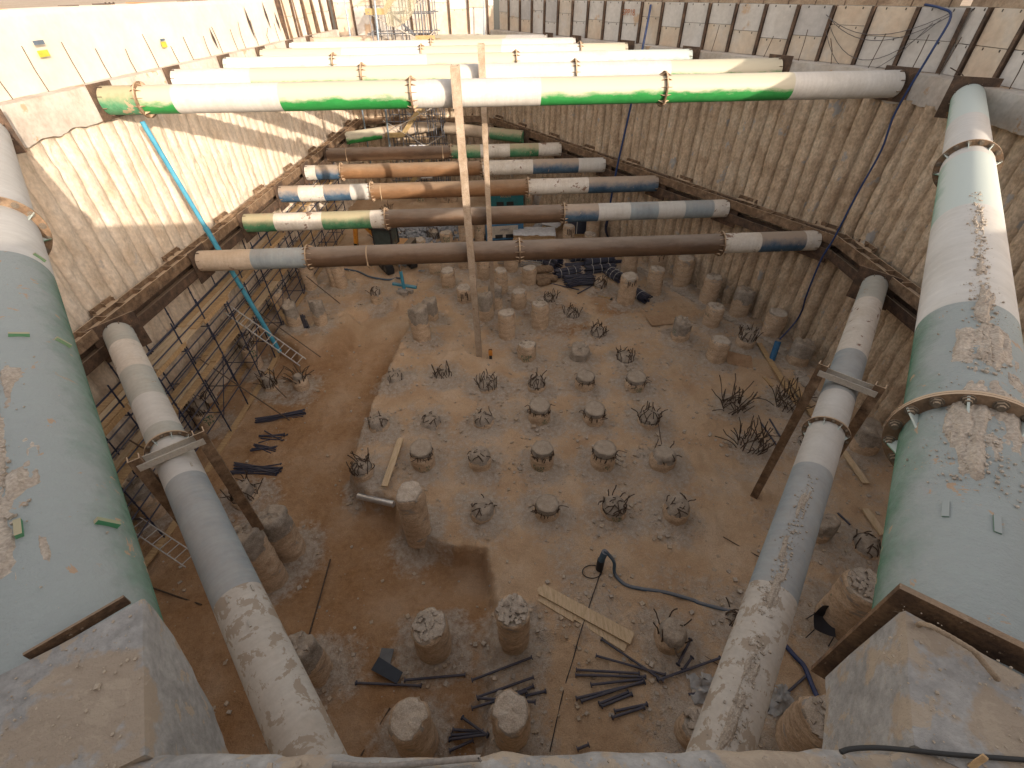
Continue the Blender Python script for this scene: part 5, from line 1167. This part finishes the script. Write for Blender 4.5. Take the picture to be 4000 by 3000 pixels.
# ------------------------------------------------------------------ digger
def digger():
    g=G(c(10,720,745),0.);x,y=g[0]+.10,g[1]+.25;an=math.radians(122);ca,sa=math.cos(an),math.sin(an)
    t=thing('mini_excavator',(x,y,0),'small orange and black tracked digger with raised boom behind the nearest dark strut','excavator')
    R=np.array([[ca,-sa,0],[sa,ca,0],[0,0,1]]);W=lambda p:np.array([x,y,.05])+R@np.array(p,float)
    ora=surf('digger_orange',[(.55,.22,.03),(.65,.29,.05)],3,.5,0,dust=.4,fine=.15);blk=plain('digger_black',(.025,.025,.027),.6)
    for s_ in(-1,1):
        mb=MB();N=28;V=[];prof=[]
        for a in range(N):
            th=6.283*a/N;px=max(-.75,min(.75,1.2*math.cos(th)))+.26*math.cos(th);prof.append((px,.27+.27*math.sin(th)*1.0))
        for (px,pz) in prof:
            for w in(-.19,.19):V.append(W((px,s_*.68+w,pz)))
        F=[(2*i,2*i+1,(2*i+3)%(2*N),(2*i+2)%(2*N)) for i in range(N)]+[tuple(2*i for i in range(N))[::-1],tuple(2*i+1 for i in range(N))]
        mb.add(V,F)
        for i in range(N):
            a=np.array(prof[i]);mb.box(W((a[0]*1.02,s_*.68,.27+(a[1]-.27)*1.06)),(.05,.38,.05),R)
        tr=part(mb,'track',blk,t,False)
        for k in(-.7,0,.7):m2=MB();m2.tube([W((k,s_*.86,.27)),W((k,s_*.89,.27))],.17,12);part(m2,'track_wheel',plain('wheel_grey',(.12,.11,.1)),tr,False)
    mb=MB();mb.box(W((0,0,.45)),(.9,1.1,.25),R);mb.tube([W((0,0,.5)),W((0,0,.68))],.42,16);part(mb,'undercarriage',blk,t,False)
    an=math.radians(168);ca,sa=math.cos(an),math.sin(an);R=np.array([[ca,-sa,0],[sa,ca,0],[0,0,1]])
    mb=MB();mb.box(W((-.25,0,1.0)),(1.7,1.4,.62),R);mb.box(W((-.95,0,1.05)),(.35,1.3,.75),R);part(mb,'engine_body',surf('digger_dark_body',[(.06,.05,.045),(.10,.08,.06)],3,.5,0,dust=.3),t,False);mb=MB();mb.box(W((-.3,0,1.33)),(1.3,1.2,.06),R);part(mb,'body_stripe',ora,t,False)
    mb=MB()
    for px in(-.35,.65):
        for py in(-.1,.75):mb.box(W((px,py,1.8)),(.07,.07,1.1),R)
    mb.box(W((.15,.32,2.38)),(1.25,1.05,.09),R);mb.box(W((.15,.32,1.25)),(1.1,.95,.1),R);cb=part(mb,'cab_frame',blk,t,False)
    for (ce,si) in(((.15,.745,1.8),(.95,.02,1.0)),((.15,-.095,1.8),(.95,.02,1.0)),((.655,.32,1.8),(.02,.8,1.0)),((-.345,.32,1.8),(.02,.8,1.0))):
        m2=MB();m2.box(W(ce),si,R);part(m2,'window',plain('glass_dark',(.05,.07,.07),.15,0,1,.6),cb,False)
    m2=MB();m2.tube([W((-.1,.1,2.43)),W((-.1,.1,2.55))],.06,8);part(m2,'beacon',plain('beacon_amber',(.7,.3,.02)),cb,False)
    mb=MB();bp=[W((.65,-.1,1.0)),W((.95,-.1,1.6)),W((1.45,-.1,2.15)),W((2.05,-.1,2.35))]
    for a,b,w in zip(bp,bp[1:],(.22,.24,.18)):mb.bar(a,b,.2,w)
    part(mb,'boom',ora,t,False);mb=MB();mb.bar(W((1.98,-.1,2.5)),W((2.25,-.1,1.0)),.17,.2);part(mb,'dipper_arm',ora,t,False)
    mb=MB();mb.tube([W((.8,-.1,1.1)),W((1.3,-.1,1.9))],.06,8);mb.tube([W((1.4,-.1,2.35)),W((1.95,-.1,2.5))],.05,8);part(mb,'hydraulic_ram',plain('ram_steel',(.3,.3,.3),.3,.6),t,False)
    mb=MB();mb.tube([W((2.25,-.1,1.1)),W((2.3,-.1,.5))],.13,10);mb.tube([W((2.3,-.1,.5)),W((2.33,-.1,.0))],[.06,.03],8);part(mb,'breaker_hammer',blk,t,False)
digger()
# ------------------------------------------------------------------ generators
def gen(q,sz,an,cols,label,txt,tq):
    g=GG(q);ca,sa=math.cos(an),math.sin(an);R=np.array([[ca,-sa,0],[sa,ca,0],[0,0,1]]);W=lambda p:g+R@np.array(p,float);L,w,h=sz
    g[1]+=w/2
    t=thing('site_generator',tuple(g),label,'generator');m1=surf('gen_'+txt,[tuple(x*.85 for x in cols[0]),cols[0]],3,.5,0,dust=.3,fine=.1)
    mb=MB();b=.05;V=[];
    for z,i in((.12,0),(h-.06,0),(h,.06)):
        for x,y in((-1,-1),(1,-1),(1,1),(-1,1)):V.append(W((x*(L/2-i),y*(w/2-i),z)))
    mb.add(V,[(3,2,1,0),(0,1,5,4),(1,2,6,5),(2,3,7,6),(3,0,4,7),(4,5,9,8),(5,6,10,9),(6,7,11,10),(7,4,8,11),(8,9,10,11)]);bd=part(mb,'casing',m1,t,False)
    mb=MB();mb.box(W((0,0,.06)),(L*1.03,w*.9,.12),R);part(mb,'base_frame',plain('gen_black',(.03,.03,.035)),t,False)
    mb=MB();mb.box(W((0,-w/2-.008,h*.55)),(L*.70,.016,h*.62),R);part(mb,'side_door',plain('gen_door_'+txt,cols[1],.6),bd,False)
    for x in(-.16,.12):mb=MB();mb.box(W((x*L,-w/2-.024,h*.30)),(L*.2,.016,h*.2),R);part(mb,'air_vent',plain('vent_dark',(.03,.03,.03)),bd,False)
    for x in(-.2,.25):mb=MB();mb.box(W((x*L,0,h+.01)),(L*.02,w*.9,.02),R);part(mb,'roof_seam',plain('gen_black',(.03,.03,.035)),bd,False)
    mb=MB();mb.box(W((L*.3,0,h+.03)),(.2,.25,.06),R);part(mb,'exhaust_hatch',m1,bd,False)
    V,Fc=text_mesh(tq[0],h*tq[1]);mb=MB();mb.add([W((v[0],-w/2-.022,h*.62+v[1])) for v in V],Fc);part(mb,'lettering',plain('gen_text_'+txt,tq[2]),bd,False)
gen(c(12,235,1005),(2.5,1.2,1.35),.05,((.03,.20,.22),(.03,.17,.19)),'teal site generator with a black and orange badge, beyond the second dark strut','teal',('AKSON',.16,(.6,.25,.05)))
gen(c(11,190,535),(2.3,1.1,1.15),.12,((.05,.16,.30),(.50,.46,.40)),'white and blue site generator right of the second king post','white',('DENYO',.14,(.1,.12,.2)))
# ------------------------------------------------------------------ timber packs with torn plastic
def pack(q0,q1,w,h,label,tilt=0.,cover=.6):
    A=GG(q0)+[0,0,0];B=GG(q1);t=thing('timber_pack',tuple((A+B)/2),label,'timber stack','wrapped timber packs');d=(B-A);L=np.linalg.norm(d);d/=L;sd=np.cross(d,(0,0,1));sd/=np.linalg.norm(sd)
    n=int(w/.12);k=int(h/.06);rs=np.random.default_rng(int(q0[0]))
    for j in range(k):
        mb=MB()
        for i in range(n):
            o=sd*(i-n/2+.5)*.12;e=rs.normal()*.03;mb.bar(A+o+d*e+[0,0,.1+j*.06],B+o+d*e+[0,0,.1+j*.06+tilt],.115,.052)
        part(mb,'board_layer',woodx() if j%2 else woodm(),t,False)
    mb=MB();nx,ny=22,10;V=[]
    for i in range(nx):
        for j in range(ny):
            u=i/(nx-1)*1.04-.02;v_=j/(ny-1)*1.3-.15;over=max(0,abs(v_-.5)-.5)
            V.append(A+(B-A)*u+sd*(v_-.5)*w*(1 if over<=0 else .97)+[0,0,.1+h+.03-over*3.0*h*cover*(.5+vn(i*.5,3.))+.07*vn(i*.9,j*.9)+tilt*u])
    mb.add(V,[(i*ny+j,i*ny+j+1,(i+1)*ny+j+1,(i+1)*ny+j) for i in range(nx-1) for j in range(ny-1)])
    part(mb,'plastic_wrap',plain('wrap_white',(.55,.54,.53),.45),t,True)
pack(c(11,300,530),c(11,730,535),1.0,.55,'long pack of pale boards under torn white plastic, just behind the nearest dark strut',cover=.4)
pack(c(11,660,470),c(11,800,345),.9,.5,'slanting pack of pale boards with white plastic hanging off, behind the first pack')
pack(c(11,330,385),c(11,540,360),.9,.35,'low dark pack of boards behind the white generator',cover=.2)
def plastic(q,s_,label,seed):
    g=GG(q);V=[];n=14
    for i in range(n):
        for j in range(n):
            u,v_=i/(n-1)-.5,j/(n-1)-.5;V.append((g[0]+s_[0]*u+.12*(vn(i*.8+seed,j*.8)-.5),g[1]+s_[1]*v_+.12*(vn(i*.8,j*.8+seed)-.5),g[2]+.02+s_[2]*vn(i*.55+seed,j*.55)*(1-1.2*abs(u))*(1-1.2*abs(v_))))
    mb=MB();mb.add(V,[(i*n+j,i*n+j+1,(i+1)*n+j+1,(i+1)*n+j) for i in range(n-1) for j in range(n-1) if vn(i*.5+seed,j*.5)<.8]);tag(mb.build('plastic_sheet',plain('clear_plastic',(.45,.44,.42),.3,0,.75),None,True),label,'plastic sheet')
plastic(c(11,600,400),(1.2,.9,1.),'crumpled heap of white plastic between the two timber packs',2)
plastic(c(9,250,1100),(.75,.6,.4),'crumpled clear plastic behind the lower right strut, left side',5)
plastic(c(9,690,1160),(.6,.6,.45),'crumpled clear plastic under the dark blue tube at the bottom right',8)
plastic(c(10,1045,782),(.35,.2,.1),'scrap of white paper on the dirt in front of the digger',3)
# ------------------------------------------------------------------ chair
def chair():
    g=GG(c(9,925,760));an=-.45;ca,sa=math.cos(an),math.sin(an);R=np.array([[ca,-sa,0],[sa,ca,0],[0,0,1]]);W=lambda p:g+[.05,.05,0]+R@np.array(p,float)
    t=thing('site_chair',tuple(g),'black plastic chair with thin legs at the foot of the big rubble-topped stub','chair');m=plain('chair_black',(.025,.025,.03),.4)
    mb=MB();V=[];n=8
    for i in range(n):
        for j in range(n):u,v_=i/(n-1)-.5,j/(n-1)-.5;V.append(W((u*.45,v_*.43,.44-.05*(1-4*u*u)+.04*abs(v_)*2)))
    mb.add(V+[v-[0,0,.015] for v in V],[(i*n+j,(i+1)*n+j,(i+1)*n+j+1,i*n+j+1) for i in range(n-1) for j in range(n-1)]);part(mb,'seat',m,t,True)
    V=[]
    for i in range(n):
        for j in range(n):u,v_=i/(n-1)-.5,j/(n-1);V.append(W((u*.45*(1-.2*v_*v_),.21+.06*v_-.25*u*u,.44+.42*v_)))
    mb=MB();mb.add(V,[(i*n+j,(i+1)*n+j,(i+1)*n+j+1,i*n+j+1) for i in range(n-1) for j in range(n-1)]);part(mb,'backrest',m,t,True)
    for x in(-.2,.2):
        for y in(-.2,.2):mb=MB();mb.tube([W((x,y,.42)),W((x*1.2,y*1.2,0))],.013,6);part(mb,'leg',m,t,False)
chair()
# ------------------------------------------------------------------ stair scaffold at the far wall
def stair_tower():
    x0,x1,y0,y1=-8.2,-4.55,35.6,37.9;t=thing('stair_scaffold',(x0,y0,0),'tall galvanised tube stair scaffold with timber flights against the far wall','scaffold');g=plain('tube_galvanised',(.16,.17,.19),.5,.3);gp=plain('tube_pale',(.45,.40,.34),.6)
    xs=np.linspace(x0,x1,5);
    for x in list(xs)+[x1-.55]:
        for y in(y0,(y0+y1)/2,y1):mb=MB();mb.tube([(x,y,0),(x,y,12.2 if x>x0+.5 else 10.9)],.034,6);part(mb,'standard',g,t,False)
    for z in np.arange(.4,12.,.95):
        mb=MB()
        for y in(y0,y1):mb.tube([(x0-.3,y,z),(x1+.2,y,z)],.03,5)
        part(mb,'ledger',g,t,False)
        mb=MB()
        for x in(x0,xs[2],x1):mb.tube([(x,y0-.2,z+.08),(x,y1+.2,z+.08)],.03,5)
        part(mb,'transom',g,t,False)
    k=0
    yel=surf('stair_plywood',[(.36,.26,.12),(.46,.34,.17)],3,.8,0)
    for z in np.arange(1.0,11.,3.3):
        a,b=(x0+.9,x0+2.6)
        for (xa,za,xb,zb) in((a,z,b,z+1.9),):
            mb=MB();mb.bar((xa,y0-.1,za),(xb,y0-.1,zb),.05,.28);part(mb,'stair_stringer',yel,t,False)
            for q in range(8):u=(q+.5)/8;mb=MB();mb.box((xa+(xb-xa)*u,y0+.35,za+(zb-za)*u-.05),(.22,.8,.04));part(mb,'step',woodm(),t,False)
        mb=MB();mb.box((x0+.45,y0+.4,z),(1.0,1.,.05));mb.box((x0+.4,y0-.12,z+.06),(1.2,.04,.3));part(mb,'landing',yel,t,False)
        mb=MB();mb.box((b+.7,y0+.4,z+1.95),(1.4,1.,.05));mb.box((b+.6,y0-.12,z+2.05),(1.2,.04,.3));part(mb,'landing',yel,t,False)
        a2,b2=(x0+1.1,x0+2.9);mb=MB();mb.bar((a2,y0+.9,z-.1),(b2,y0+.9,z-1.5),.05,.12);part(mb,'stair_stringer',g,t,False)
    rs=np.random.default_rng(8)
    for i in range(11):
        z=1+i*.95;s_=1 if i%2 else -1;xa,xb=((x0-.2,x1-.7) if s_>0 else (x1+.1,x0+1));mb=MB();mb.tube([(xa,y0-.1,z+1.4),(xb+.6*rs.normal(),y0-.12,z-.4)],.03,5);part(mb,'brace',gp,t,False)
stair_tower()
def net(pts,name,label,cat,m,n=16,sag=.3):
    a,b,c_,d=[np.array(p,float) for p in pts];V=[]
    for i in range(n):
        for j in range(n):
            u,v_=i/(n-1),j/(n-1);p=(a*(1-u)+b*u)*(1-v_)+(d*(1-u)+c_*u)*v_;p=p+np.array([0,-.2*math.sin(u*9+v_*3)*.4,-sag*math.sin(math.pi*u)*v_]);V.append(p)
    mb=MB();mb.add(V,[(i*n+j,(i+1)*n+j,(i+1)*n+j+1,i*n+j+1) for i in range(n-1) for j in range(n-1)]);return tag(mb.build(name,m,None,True),label,cat)
net([(-7.3,35.3,12.3),(-5.0,35.3,12.2),(-5.5,35.3,10.9),(-7.2,35.3,10.3)],'safety_net','green-brown debris net hanging on the top of the stair scaffold','net',plain('net_green',(.40,.37,.26),.9,0,.45))
# warning signs on the tower
for k,(x,z,l) in enumerate([(-6.6,3.25,'left'),(-6.0,3.25,'right')]):
    t=thing('safety_sign',(x,35.4,z),l+' one of the pair of blue and white safety signs low on the stair scaffold','sign','blue safety signs');mb=MB();mb.box((x,35.42,z+.25),(.48,.02,.5));part(mb,'sign_board',plain('sign_white',(.65,.65,.65)),t,False);mb=MB();mb.tube([(x,35.405,z+.3),(x,35.40,z+.3)],.16,16);part(mb,'sign_disc',plain('sign_blue',(.03,.12,.4)),t,False)
t=thing('safety_sign',(-5.9,30.5,2.3),'framed white notice hanging low in front of the stair scaffold','sign');mb=MB();mb.box((-5.9,35.2,1.9),(.8,.03,.6));part(mb,'sign_board',plain('sign_white',(.65,.65,.65)),t,False);mb=MB();mb.box((-5.9,35.18,1.9),(.5,.03,.3));part(mb,'notice',plain('notice_grey',(.3,.25,.22)),t,False)
# ------------------------------------------------------------------ street level fringe
tarp=surf('fence_net_brown',[(.22,.15,.10),(.34,.25,.17),(.42,.33,.24)],2,.95,.2,.02,10)
def fence_net():
    V=[];n=130;m_=6
    for i in range(n):
        y=KY+.2+(31-KY)*i/(n-1);p=rpt(y,-.66)
        for j in range(m_):
            v_=j/(m_-1);h=.45+.10*math.sin(i*.41)+.12*fbm(np.array([i*.13]),np.array([2.]),3)[0]
            o=RN*(-.03-.10*v_+.07*(vn(i*.5,j*.7)-.5));V.append((p[0]+o[0],p[1]+o[1],11.43+h*v_))
    t=thing('debris_net',(rpt(KY+.2)[0],KY+.2,11.4),'brown sagging net fence on top of the right panel wall','net fence');mb=MB();mb.add(V,[(i*m_+j,(i+1)*m_+j,(i+1)*m_+j+1,i*m_+j+1) for i in range(n-1) for j in range(m_-1)]);part(mb,'net',tarp,t,True)
    for i in range(14):
        y=KY+.4+i*1.02*.85;p=rpt(y,-.62);mb=MB();mb.tube([(p[0],p[1],11.3),(p[0]+.02,p[1]+.02,12.15)],.02,5);part(mb,'fence_rod',rebarm(),t,False)
fence_net()
net([(KX+.75,2,12.0),(KX+.75,KY+.4,12.05),(KX+.68,KY+.4,11.4),(KX+.68,2,11.4)],'debris_net','brown net fence on top of the near right panel wall','net fence',tarp,24,.02)
rs=np.random.default_rng(12)
for i in range(16):
    y=13.5+i*1.45+rs.random()*.4;x=xl(y,-.9-.5*rs.random());k=i%4
    nm,lab,cat=[('wooden_crate','dark wooden crate','crate'),('safety_mesh','folded orange safety mesh','safety mesh'),('board_stack','low stack of tan boards','board stack'),('concrete_block','dark concrete block','block')][k]
    mb=MB()
    if k==0:
        mb.box((x,y,GZ+.14),(.4,.5,.26));[mb.box((x+.21,y+s_,GZ+.15),(.03,.05,.3)) for s_ in(-.2,0,.2)]
    elif k==1:
        for q in range(7):mb.bar((x,y-.5,GZ+.05+.035*q),(x+.1*rs.normal(),y+.5,GZ+.05+.03*q),.3,.02)
    elif k==2:
        for q in range(3):mb.box((x+.03*q,y,GZ+.04+.05*q),(.45,1.0-.1*q,.04))
    else:
        mb.box((x,y,GZ+.1),(.4,.6,.2));mb.box((x,y,GZ+.23),(.3,.45,.07))
    m=[plain('crate_dark',(.07,.05,.04)),plain('mesh_orange',(.55,.20,.06)),woodm(),plain('block_dark',(.14,.11,.09))][k]
    tag(mb.build(nm,m,None,False),lab+' on the left street edge, %s of four from the left'%['first','second','third','last'][i//4],cat,'clutter on the left street edge')
# cables swagged on the right panel wall
def swag(q0,q1,dz,label):
    a=onwall(q0,-.42);b=onwall(q1,-.42);pts=[a+(b-a)*u+np.array([0,0,-dz*4*u*(1-u)]) for u in np.linspace(0,1,14)]
    mb=MB();mb.tube(pts,.010,5);tag(mb.build('swag_cable',plain('cable_grey',(.10,.09,.09)),None,True),label,'cable','cables swagged over the right panel wall')
swag(c(3,990,90),c(3,1780,70),.55,'upper sagging thin cable over the right panel wall')
swag(c(3,1010,110),c(3,1770,90),.62,'second sagging thin cable over the right panel wall, nearly touching the upper one')
swag(c(3,1010,150),c(3,1700,120),1.0,'third, deeper sagging cable over the right panel wall')
swag(c(3,990,190),c(3,1650,140),1.25,'deepest sagging cable over the right panel wall')
# starter bars standing on the right cap beam
for i,(a,b,x,y) in enumerate([(275,335,332,155),(597,362,667,222),(815,382,878,182),(1026,402,1019,237),(1246,422,1360,207),(1508,447,1627,212),(1675,475,1828,228),(2115,560,2085,325),(1890,520,1750,447)]):
    A=onwall(c(3,a,b),-.25) if a<1800 else G(c(3,a,b),CAPT-.15)
    v=ray(*c(3,x,y));B=onwall(c(3,x,y),-.40) if a<1800 else A+np.array([-.05,.0,.75])
    if a==1890:B=A+np.array([-.55,.35,.35])
    mb=MB();mb.tube([A-[0,0,.1],(A+B)/2+[.02,0,.03],B],.013,5);tag(mb.build('starter_bar',rebarm(),None,False),['short rebar against the patched grey panels','thin rebar leaning on the panels left of the second strut end','straight rebar rising above the second strut end','upright rebar right of the second strut end','long slanting rebar in the middle of the right panel wall','slanting rebar above the nearest strut end','long slanting rebar left of the big right strut','upright bent rebar at the right edge of the picture','bent rebar on top of the plate of the big right strut'][i],'rebar','starter bars on the right cap beam')
# near details: plates, rebar hook, cable, mud
def near_stuff():
    t=thing('bearing_plate',(1.98,.66,CAPB),'rusty square steel bearing plate under the near end of the big right strut','steel plate')
    d=np.array([.80,-.60,0]);n3=np.array([.6,.8,0]);ce=np.append(G(c(9,1405,492),CAPT)[:2]+.56*np.array([.80,-.60]),CAPT-.42);R=np.array([d,n3,(0,0,1)]).T
    m=surf('plate_rust_pitted',[(.06,.035,.025),(.12,.07,.04),(.22,.13,.07)],6,.8,.8,.02,24,dust=.35,fine=.35,flake=((.30,.22,.15),.60,9))
    mb=MB();mb.box(ce,(1.12,.03,.95),R);part(mb,'plate',m,t,False);
    t=thing('bearing_plate',(-2.1,.7,CAPB),'mud-covered steel bearing plate under the near end of the big left strut','steel plate');d=np.array([.75,.66,0]);n3=np.array([-.66,.75,0]);R=np.array([d,n3,(0,0,1)]).T
    A=G(c(7,800,508),CAPT+.01);B=G(c(7,150,885),CAPT+.01);mb=MB();A=A+(B-A)*.05;mb.bar(A-[0,0,.02],B-[0,0,.02],.012,.06);part(mb,'plate',m,t,False)
    # ribbed rebar hook on right haunch
    pts=[G(c(9,*q),z) for q,z in(((1550,700),CAPT-.02),((1580,690),CAPT+.05),((1640,705),CAPT+.09),((1760,770),CAPT+.10),((1900,855),CAPT+.10),((1980,950),CAPT+.07),((2050,1035),CAPT+.03))]
    out=[]
    for a,b in zip(pts,pts[1:]):
        for q in range(8):out.append(a+(b-a)*q/8)
    out.append(pts[-1]);rr=[.0095*(1.16 if i%2 else 1.) for i in range(len(out))]
    mb=MB();mb.tube(out,rr,9);tag(mb.build('rebar_hook',surf('rebar_dusty',[(.24,.17,.11),(.40,.31,.22)],30,.9,0,fine=.3),None,True),'bent ribbed rebar sticking up on the right corner block','rebar')
    cp=[G(c(9,*q),CAPT+.02) for q in((1080,1482),(1150,1462),(1300,1455),(1500,1470),(1800,1500),(2212,1530),(2500,1560))]
    hose(cp,.008,'black cable lying along the near cap beam at the bottom right',plain('cable_black',(.02,.02,.02)),'cable','cable',6)
    cp=[G(c(8,*q),CAPT+.012) for q in((0,1560),(300,1572),(600,1545),(880,1520),(900,1530))]
    hose(cp,.010,'dusty cable lying along the near cap beam at the bottom centre',surf('cable_dusty',[(.20,.18,.16),(.3,.26,.22)],9,.9,0),'cable','cable',6)
    a=G(c(9,1880,1575),CAPT+.01);b=G(c(9,1975,1510),CAPT+.07);mb=MB();mb.bar(a,b,.016,.014);tag(mb.build('wood_stick',woodm(),None,False),'short square wooden stick on the cap beam at the bottom right corner','stick')
    for (cx,q,s,n,lab) in((1,(8,0),0,0,''),):pass
    # mud crumbs along cap and blocks
    mb=MB();ms=[surf('crumb_tan',[(.36,.29,.22),(.46,.38,.29)],8,.95,0,fine=.3)]
    for i in range(3500):
        x=RNG.uniform(-2.6,2.7);y=.40-.35*RNG.random() if abs(x)<1.4 or RNG.random()<.4 else RNG.uniform(.0,.95-abs(abs(x)-1.65)*.8)
        if abs(x)>1.4 and y>.93-abs(abs(x)-1.66)*.95:continue
        if 0<=abs(x)<1.38 and y>.40:continue
        mb.rock((x,y,CAPT+.008),.0022+.005*RNG.random()**3+(.010 if RNG.random()<.006 else 0))
    tag(mb.build('mud_crumbs',ms),'crumbs of mud on the near cap beam and corner blocks','gravel',None,'stuff')
near_stuff()
def mud_on_pipe(p0,p1,r,spots,label):
    """loose dirt resting on the crown of a strut; spots=(t0,t1,angle centre,half width,count,size)"""
    p0=np.array(p0,float);p1=np.array(p1,float);L=np.linalg.norm(p1-p0);d=(p1-p0)/L;sd=np.cross(d,(0,0,1));sd/=np.linalg.norm(sd);u=np.cross(sd,d);mb=MB()
    for (t0,t1,ac,hw,n,sz) in spots:
        N=int(40+(t1-t0)*L*25);M_=30;V=[]
        sdd=RNG.random()*90
        for i in range(N+1):
            tt=t0+(t1-t0)*i/N
            for j in range(M_+1):
                q=-1+2*j/M_;th=ac+q*hw;e=(1-abs(q)**2.)*(1-abs(2*i/N-1)**4)
                h=.034*e+.055*f1(tt*L*3.2+sdd,q*hw*5,6)+.010*f1(tt*L*40,q*hw*30,2)-.022-.06*(1-e)**3
                V.append(p0+d*L*tt+(sd*math.sin(th)+u*math.cos(th))*(r+min(h,.05) if h>-.05 else r-.05))
        mb.add(V,[(i*(M_+1)+j,i*(M_+1)+j+1,(i+1)*(M_+1)+j+1,(i+1)*(M_+1)+j) for i in range(N) for j in range(M_)],0)
        for k in range(n):
            tt=RNG.uniform(t0,t1);th=ac+RNG.normal()*hw*.55;s_=sz*(.2+RNG.random()**5*1.2);mb.rock(p0+d*L*tt+(sd*math.sin(th)+u*math.cos(th))*(r+s_*.2+.006),s_,0)
    o=mb.build('mud_deposit',surf('mud_tan',[(.35,.29,.23),(.43,.365,.295),(.50,.435,.36)],6,.97,.7,.02,20,fine=.3),None,False);tag(o,label,'mud',None,'stuff')
mud_on_pipe((12.55,14.75,UZ),(1.90,.56,UZ),.35,[(.60,.78,.14,.20,400,.014),(.77,.862,.10,.30,500,.011),(.872,.935,.30,.55,700,.009),(.80,.93,.1,.9,260,.006)],'trail of dried mud and pebbles along the crown of the big right strut')
mud_on_pipe((-11.95,12.0,UZ),(-1.85,.52,UZ),.39,[(.80,.85,.10,.24,120,.014),(.875,.925,.15,.30,200,.015),(.93,.965,.45,.25,120,.014),(.78,.97,.2,.9,160,.008)],'patches of dried mud on the big left strut')
mud_on_pipe((11.89,13.72,LZ),(2.0,.72,LZ),.36,[(.62,.70,.12,.25,200,.018),(.70,.82,.15,.35,400,.02),(.84,.99,.05,.35,450,.02)],'trail of dried mud along the crown of the lower right corner strut')
# wedges / lugs welded on the struts
def lugs(p0,p1,r,lst,mt,name,label):
    p0=np.array(p0,float);p1=np.array(p1,float);L=np.linalg.norm(p1-p0);d=(p1-p0)/L;sd=np.cross(d,(0,0,1));sd/=np.linalg.norm(sd);u=np.cross(sd,d)
    for i,(sx,sy,al) in enumerate(lst):
        # find tube surface point seen at the photo pixel
        v=ray(sx,sy);v=v/np.linalg.norm(v);o=CAM-p0;a=v-d*(v@d);b=o-d*(o@d);A=a@a;B=2*a@b;Cc=b@b-r*r;q=B*B-4*A*Cc
        if q<0:continue
        p=CAM+v*((-B-math.sqrt(q))/(2*A));n=(p-p0)-d*((p-p0)@d);n/=np.linalg.norm(n);mb=MB()
        tg=np.cross(n,d);dd=d if al else tg;hz=.016 if 'scraped' in label[i] else .05
        mb.bar(p-dd*.06,p+dd*.06,.03,hz,n);tag(mb.build(name,mt,None,False),label[i],'steel lug','small steel lugs welded on the struts')
lugs((-11.95,12.0,UZ),(-1.85,.52,UZ),.39,[c(4,118,650),c(4,385,695),c(7,115,90),c(7,655,70),c(4,235,175)] and [(*c(4,118,650),0),(*c(4,385,695),0),(*c(7,120,110),1),(*c(7,655,75),0),(*c(4,240,170),0)],paint('greenf'),'weld_lug',['green lug on the left strut, upper of two beside the mud patch','green lug on the left strut, right one of the pair near its edge','largest green lug on the left strut in the lower mud patch','green lug near the right edge of the left strut','small lug on the left strut by the white band'])
lugs((-11.36,11.42,LZ),(-2.0,.80,LZ),.37,[(*c(4,1180,1445),1),(*c(7,1405,545),1),(*c(7,1555,470),1),(*c(7,1540,690),1)],surf('frame_pale_steel',[(.4,.36,.31)],4),'weld_lug',['pale lug just below the frame on the lower left strut','left lug at the cream joint of the lower left strut','right lug at the cream joint of the lower left strut','lug below the cream joint of the lower left strut'])
# lugs for the right big strut: brushy weld scars
lugs((12.55,14.75,UZ),(1.90,.56,UZ),.35,[(3695,1990,1),(3895,2050,1)],paint('teal'),'weld_lug',['scraped weld lug low on the big right strut, left one','scraped weld lug low on the big right strut, right one'])
# ------------------------------------------------------------------ camera, light, render
cam=bpy.data.cameras.new('camera');co=bpy.data.objects.new('camera',cam);COL.objects.link(co);S.camera=co
cam.sensor_width=36;cam.lens=36*F/4000;cam.clip_start=.05;cam.clip_end=2000
M_=Matrix([[RT[0],UP[0],-FW[0]],[RT[1],UP[1],-FW[1]],[RT[2],UP[2],-FW[2]]]).to_4x4();M_.translation=Vector(CAM);co.matrix_world=M_
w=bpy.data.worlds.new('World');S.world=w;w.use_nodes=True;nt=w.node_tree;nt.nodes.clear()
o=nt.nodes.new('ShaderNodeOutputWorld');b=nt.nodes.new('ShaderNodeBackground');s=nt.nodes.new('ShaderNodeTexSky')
SD=Vector((.8,-1.,.364)).normalized()   # towards the sun
el=math.asin(SD.z);az=math.atan2(SD.x,SD.y)
s.sky_type='NISHITA';s.sun_disc=False;s.sun_elevation=el;s.sun_rotation=az;s.dust_density=2.5;s.air_density=1.
hs=nt.nodes.new('ShaderNodeHueSaturation');hs.inputs['Saturation'].default_value=.42;mx=nt.nodes.new('ShaderNodeMix');mx.data_type='RGBA';mx.blend_type='MULTIPLY';mx.inputs[0].default_value=1.;mx.inputs[7].default_value=(1.12,.985,.875,1)  # sky greyed and tinted warm to give the shade its neutral cast
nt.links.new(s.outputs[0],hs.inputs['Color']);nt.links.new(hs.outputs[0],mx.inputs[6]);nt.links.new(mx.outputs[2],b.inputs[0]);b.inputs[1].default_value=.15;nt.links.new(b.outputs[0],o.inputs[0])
l=bpy.data.lights.new('sun','SUN');l.energy=2.2;l.angle=math.radians(.53);l.color=(1.,.87,.72);lo=bpy.data.objects.new('sun',l);COL.objects.link(lo)
lo.rotation_euler=SD.to_track_quat('Z','Y').to_euler();lo.location=(20,-20,30)
S.view_settings.view_transform='Standard';S.view_settings.look='None';S.view_settings.exposure=1.3;S.view_settings.gamma=1
S.render.engine='CYCLES';S.cycles.max_bounces=6;S.cycles.diffuse_bounces=2
S.render.resolution_x=1024;S.render.resolution_y=768
